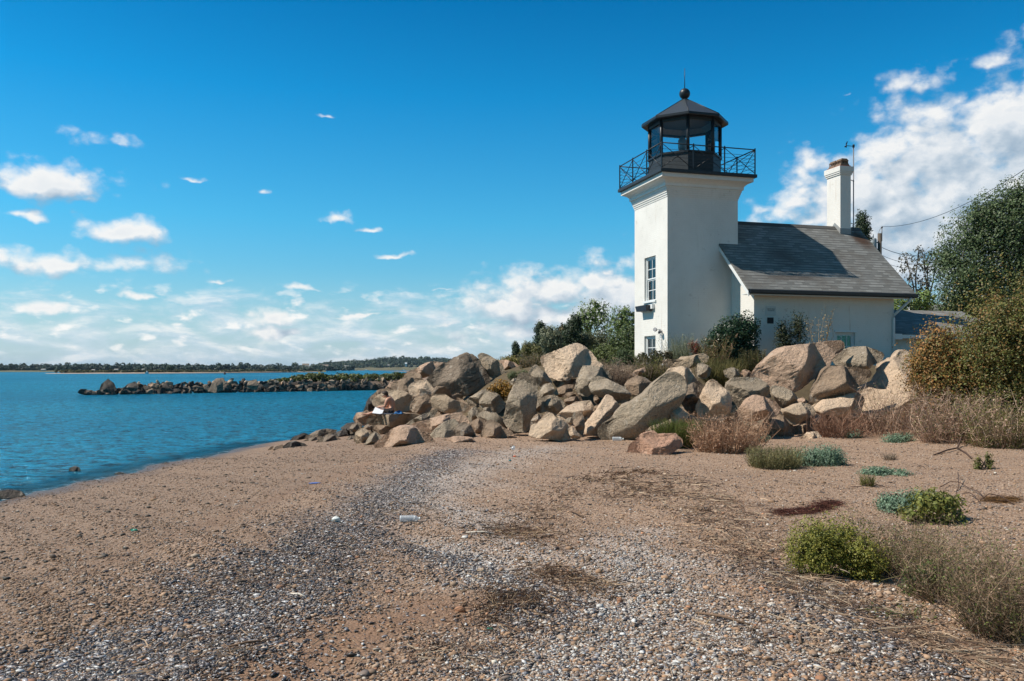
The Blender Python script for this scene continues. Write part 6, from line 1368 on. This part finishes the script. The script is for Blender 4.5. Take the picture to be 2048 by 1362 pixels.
ridge('headland', 'wooded headland across the bay behind the breakwater', [(500, 1500, 1), (600, 1500, 3), (680, 1500, 8), (780, 1500, 13), (880, 1500, 14), (980, 1500, 13), (1100, 1500, 10), (1300, 1500, 10)], 110, M_BANK)
def woods(name, label, specs, cols, leaf, seed):
    """specs: list of (X, Y, z0, crown radius, crown height)"""
    rg = np.random.default_rng(seed); Vs, Fs, Cs, b0 = [], [], [], 0
    for (X, Y, z0, r, h) in specs:
        nb = rg.integers(3, 6); n = 150
        d = unit(rg.normal(0, 1, (n, 3))); bl = np.stack([rg.normal(0, .38, nb)*r, rg.normal(0, .38, nb)*r, rg.uniform(.35, .78, nb)*h], 1)[rg.integers(0, nb, n)]
        p = bl + d*np.array([r*.62, r*.62, h*.28]); p[:, 2] = np.maximum(p[:, 2], .02*h)
        v, f = leaves_geo(p + np.array([X, Y, z0]), d + np.array([0, 0, .2]), leaf*r*rg.uniform(.6, 1.3, n), 1.2, rg)
        tone = np.array(cols)[rg.integers(0, len(cols))]
        Vs.append(v); Fs.append(f+b0); b0 += len(v); Cs.append(np.repeat(np.clip(tone*(1+rg.normal(0, .2, (n, 1))), .005, .5), 4, 0))
    return tag(link(name, np_mesh(name, np.concatenate(Vs), np.concatenate(Fs), False, np.concatenate(Cs)), M_LEAF), label, 'woods', kind='stuff')
rr = random.Random(12)
FG = [(.040, .070, .036), (.052, .084, .040), (.030, .054, .032), (.068, .094, .042)]
sp_ = []
for row in range(5):
    for x in np.arange(-120, 700, 7.5):
        Y = 765 + row*24; X = (x+rr.uniform(-4, 4)-CX)/F*Y; hh = (4.3 + .4*row + 1.6*mnoise.noise(Vector((x*.02, row*2.0, 0))))*(1 if x < 560 else .75)*rr.uniform(.6, 1.35); sp_.append((X, Y, 1.0, rr.uniform(2.2, 3.8), hh))
woods('far_woods', 'dark green woods lining the far shore at left', sp_, [(.030, .062, .046), (.038, .074, .050), (.024, .048, .038)], .55, 5)
sp_ = []
prof = [(560, 7), (610, 8), (635, 14), (660, 17), (720, 18), (760, 23), (800, 23), (840, 22), (880, 20), (900, 19), (925, 14), (1000, 12), (1300, 12)]
for row in range(7):
    for x in np.arange(618 + row*2, 1120, 4.6):
        Y = 1518 + row*16; hh = np.interp(x, *zip(*prof))*.62*rr.uniform(.8, 1.15); X = (x+rr.uniform(-3, 3)-CX)/F*Y; gz = np.interp(x, [500, 600, 680, 780, 880, 1300], [1, 3, 8, 13, 14, 10])*min(1, .02+row*.16)
        sp_.append((X, Y, gz*.9, rr.uniform(3.5, 6.5), hh*(.75 if row == 0 else 1)))
woods('headland_woods', 'dense green woods covering the headland behind the breakwater', sp_, FG, .5, 6)
sp_ = []
for x in np.arange(100, 640, 3):
    Y = np.interp(x, [90, 300, 450, 560, 640], [476, 487, 527, 607, 707]); sp_.append(((x-CX)/F*Y, Y+rr.uniform(2, 14), .5, rr.uniform(1, 2), rr.uniform(.8, 1.7)))
woods('marsh_grass', 'low olive marsh grass on the sandy spit', sp_, [(.10, .105, .035), (.13, .12, .045), (.075, .085, .03)], .7, 7)
sp_ = []
for t in np.linspace(.50, 1.02, 110):
    x, y = bw_line(t); e = min(1, (t-.48)*9); sp_.append((x+rr.uniform(-.5, .5), y+rr.uniform(1.3, 3.6), .85, rr.uniform(.45, .8), e*(.95 + .55*mnoise.noise(Vector((t*22, 0, 0))) + rr.uniform(0, .25))))
woods('salt_marsh_shrubs', 'olive green salt shrubs growing along the top of the breakwater', sp_, [(.105, .125, .028), (.13, .14, .035), (.085, .10, .026)], .42, 8)
def far_tree(x, y0, y1, Y, w, label):
    X, _, z0 = P(x, y1, Y); h = (y1-y0)/F*Y; r = w/F*Y/2
    tree('shore_tree', label, X, Y, max(z0, .3), h*.4, [(0, 0, h*.68, r*.8, r*.8, h*.34), (-r*.45, 0, h*.55, r*.5, r*.5, h*.28), (r*.45, 0, h*.58, r*.5, r*.5, h*.28)], FG[:3], 500, r*.30, h*.04, -.5, int(x))
far_tree(590, 725, 740, 900, 16, 'dark round tree standing alone left of the shore houses')
far_tree(341, 730, 745, 500, 18, 'dark round tree standing alone on the left sandy spit')
far_tree(558, 732, 740, 900, 10, 'small dark tree left of the lone round shore tree')
far_tree(518, 735, 741, 850, 7, 'tiny dark tree on the left part of the shore by the buoy')
def far_house(x, y0, y1, w, Y, wall, roof, label):
    X, _, z0 = P(x, y1, Y); h = (y1-y0)/F*Y; ww = w/F*Y; t = empty('shore_house', (X, Y, max(z0, .3)), R(8), label, 'house')
    MB().box(-ww/2, ww/2, 0, ww*.7, -2, h*.6).build('wall', wall, t)
    MB().poly_prism([(-ww*.56, -.5, h*.58), (-ww*.56, ww*.75, h*.58), (-ww*.56, ww*.35, h)], (ww*1.12, 0, 0)).build('roof', roof, t)
    wn = MB()
    for k in (-.28, 0, .28): wn.box(ww*(k-.06), ww*(k+.06), -.06, -.01, h*.15, h*.42)
    wn.build('window', M_INSIDE, t)
M_RB = simple('far_roof_brown', (.20, .15, .11), .8); M_RG = simple('far_roof_grey', (.30, .29, .27), .8); M_WG = simple('far_wall_grey', (.20, .17, .14), .8)
far_house(613, 731.5, 741, 13, 1440, M_WG, M_RG, 'grey shore house on stilts with a pale hipped roof')
far_house(611, 727, 735, 12, 1530, M_WG, M_RB, 'brown roofed shore house behind the one on stilts')
far_house(648, 729, 737, 15, 1500, M_WG, M_RB, 'brown gabled house among trees right of the shore houses')
far_house(693, 731, 736, 9, 1510, M_INSIDE, M_RG, 'low dark house in trees at the middle of the headland')
far_house(812, 725, 731, 4, 1515, M_TRIM, M_TRIM, 'small white house in trees on the headland')
far_house(776, 729, 733, 8, 1515, M_WG, M_RG, 'low grey house on the headland left of the white house')
far_house(705, 735, 739.6, 8, 1480, simple('boathouse_green', (.06, .12, .11), .7), M_RG, 'dark green boathouse at the waterline of the headland')
for x, w, y1, lab in ((86, 8, 742, 'white shore house leftmost in the far left woods'), (186, 6, 743, 'white shore house left of centre in the far left woods'), (232, 7, 742, 'pale shore house right of centre in the far left woods'), (286, 5, 742, 'pale shore house rightmost in the far left woods')):
    far_house(x, y1-4.5, y1, w, 752, M_WG if 'pale' in lab else M_TRIM, M_RG, lab)
# boats and the buoy
def boat(x, y, w, Y, label):
    X, _, _ = P(x, y, Y); L_ = w/F*Y; t = empty('motor_boat', (X, Y, 0), R(4), label, 'boat')
    MB().poly_prism([(-L_/2, -.9, .1), (L_*.42, -.9, .1), (L_/2, -.9, .9), (-L_/2, -.9, .8)], (0, 1.8, 0)).build('hull', M_TRIM, t)
    MB().frustum((-L_*.2, L_*.15, -.6, .6), .82, (-L_*.18, L_*.08, -.5, .5), 1.6).build('cabin', M_TRIM, t)
boat(733, 739, 11, 1440, 'white boat moored left below the headland woods'); boat(808, 738, 7, 1440, 'small white boat moored right below the headland woods')
bY = 410; bx = P(449.5, 748.5, bY)[0]; bu = empty('channel_buoy', (bx, bY, 0), 0, 'dark red channel buoy floating beyond the breakwater', 'buoy')
MB().ring(0, 0, [(.45, -.3), (.5, .5), (.45, .6)], 14).build('float', simple('buoy_red', (.09, .012, .015), .5), bu)
MB().ring(0, 0, [(.42, .6), (.30, 1.15), (.12, 1.25), (.10, 1.55)], 12).build('tower', simple('buoy_red_dark', (.07, .012, .014), .5), bu)
boat(294, 746, 5, 455, 'small dark skiff drawn up at the tip of the sandy spit')

# the air over the bay: thin even haze
M_AIR = bpy.data.materials.new('sea_air'); M_AIR.use_nodes = True; g = N(M_AIR.node_tree); g.n.remove(M_AIR.node_tree.nodes['Principled BSDF'])
pv = g.new('ShaderNodeVolumePrincipled', {'Color': (.62, .82, 1.0, 1), 'Density': .00006, 'Anisotropy': .2})
g.l.new(pv.outputs[0], M_AIR.node_tree.nodes['Material Output'].inputs['Volume'])
hz_o = MB().box(-6400, 2700, -260, 9400, -3.2, 62).build('haze', M_AIR); tag(hz_o, 'thin pale sea haze over the bay', 'haze', kind='stuff')
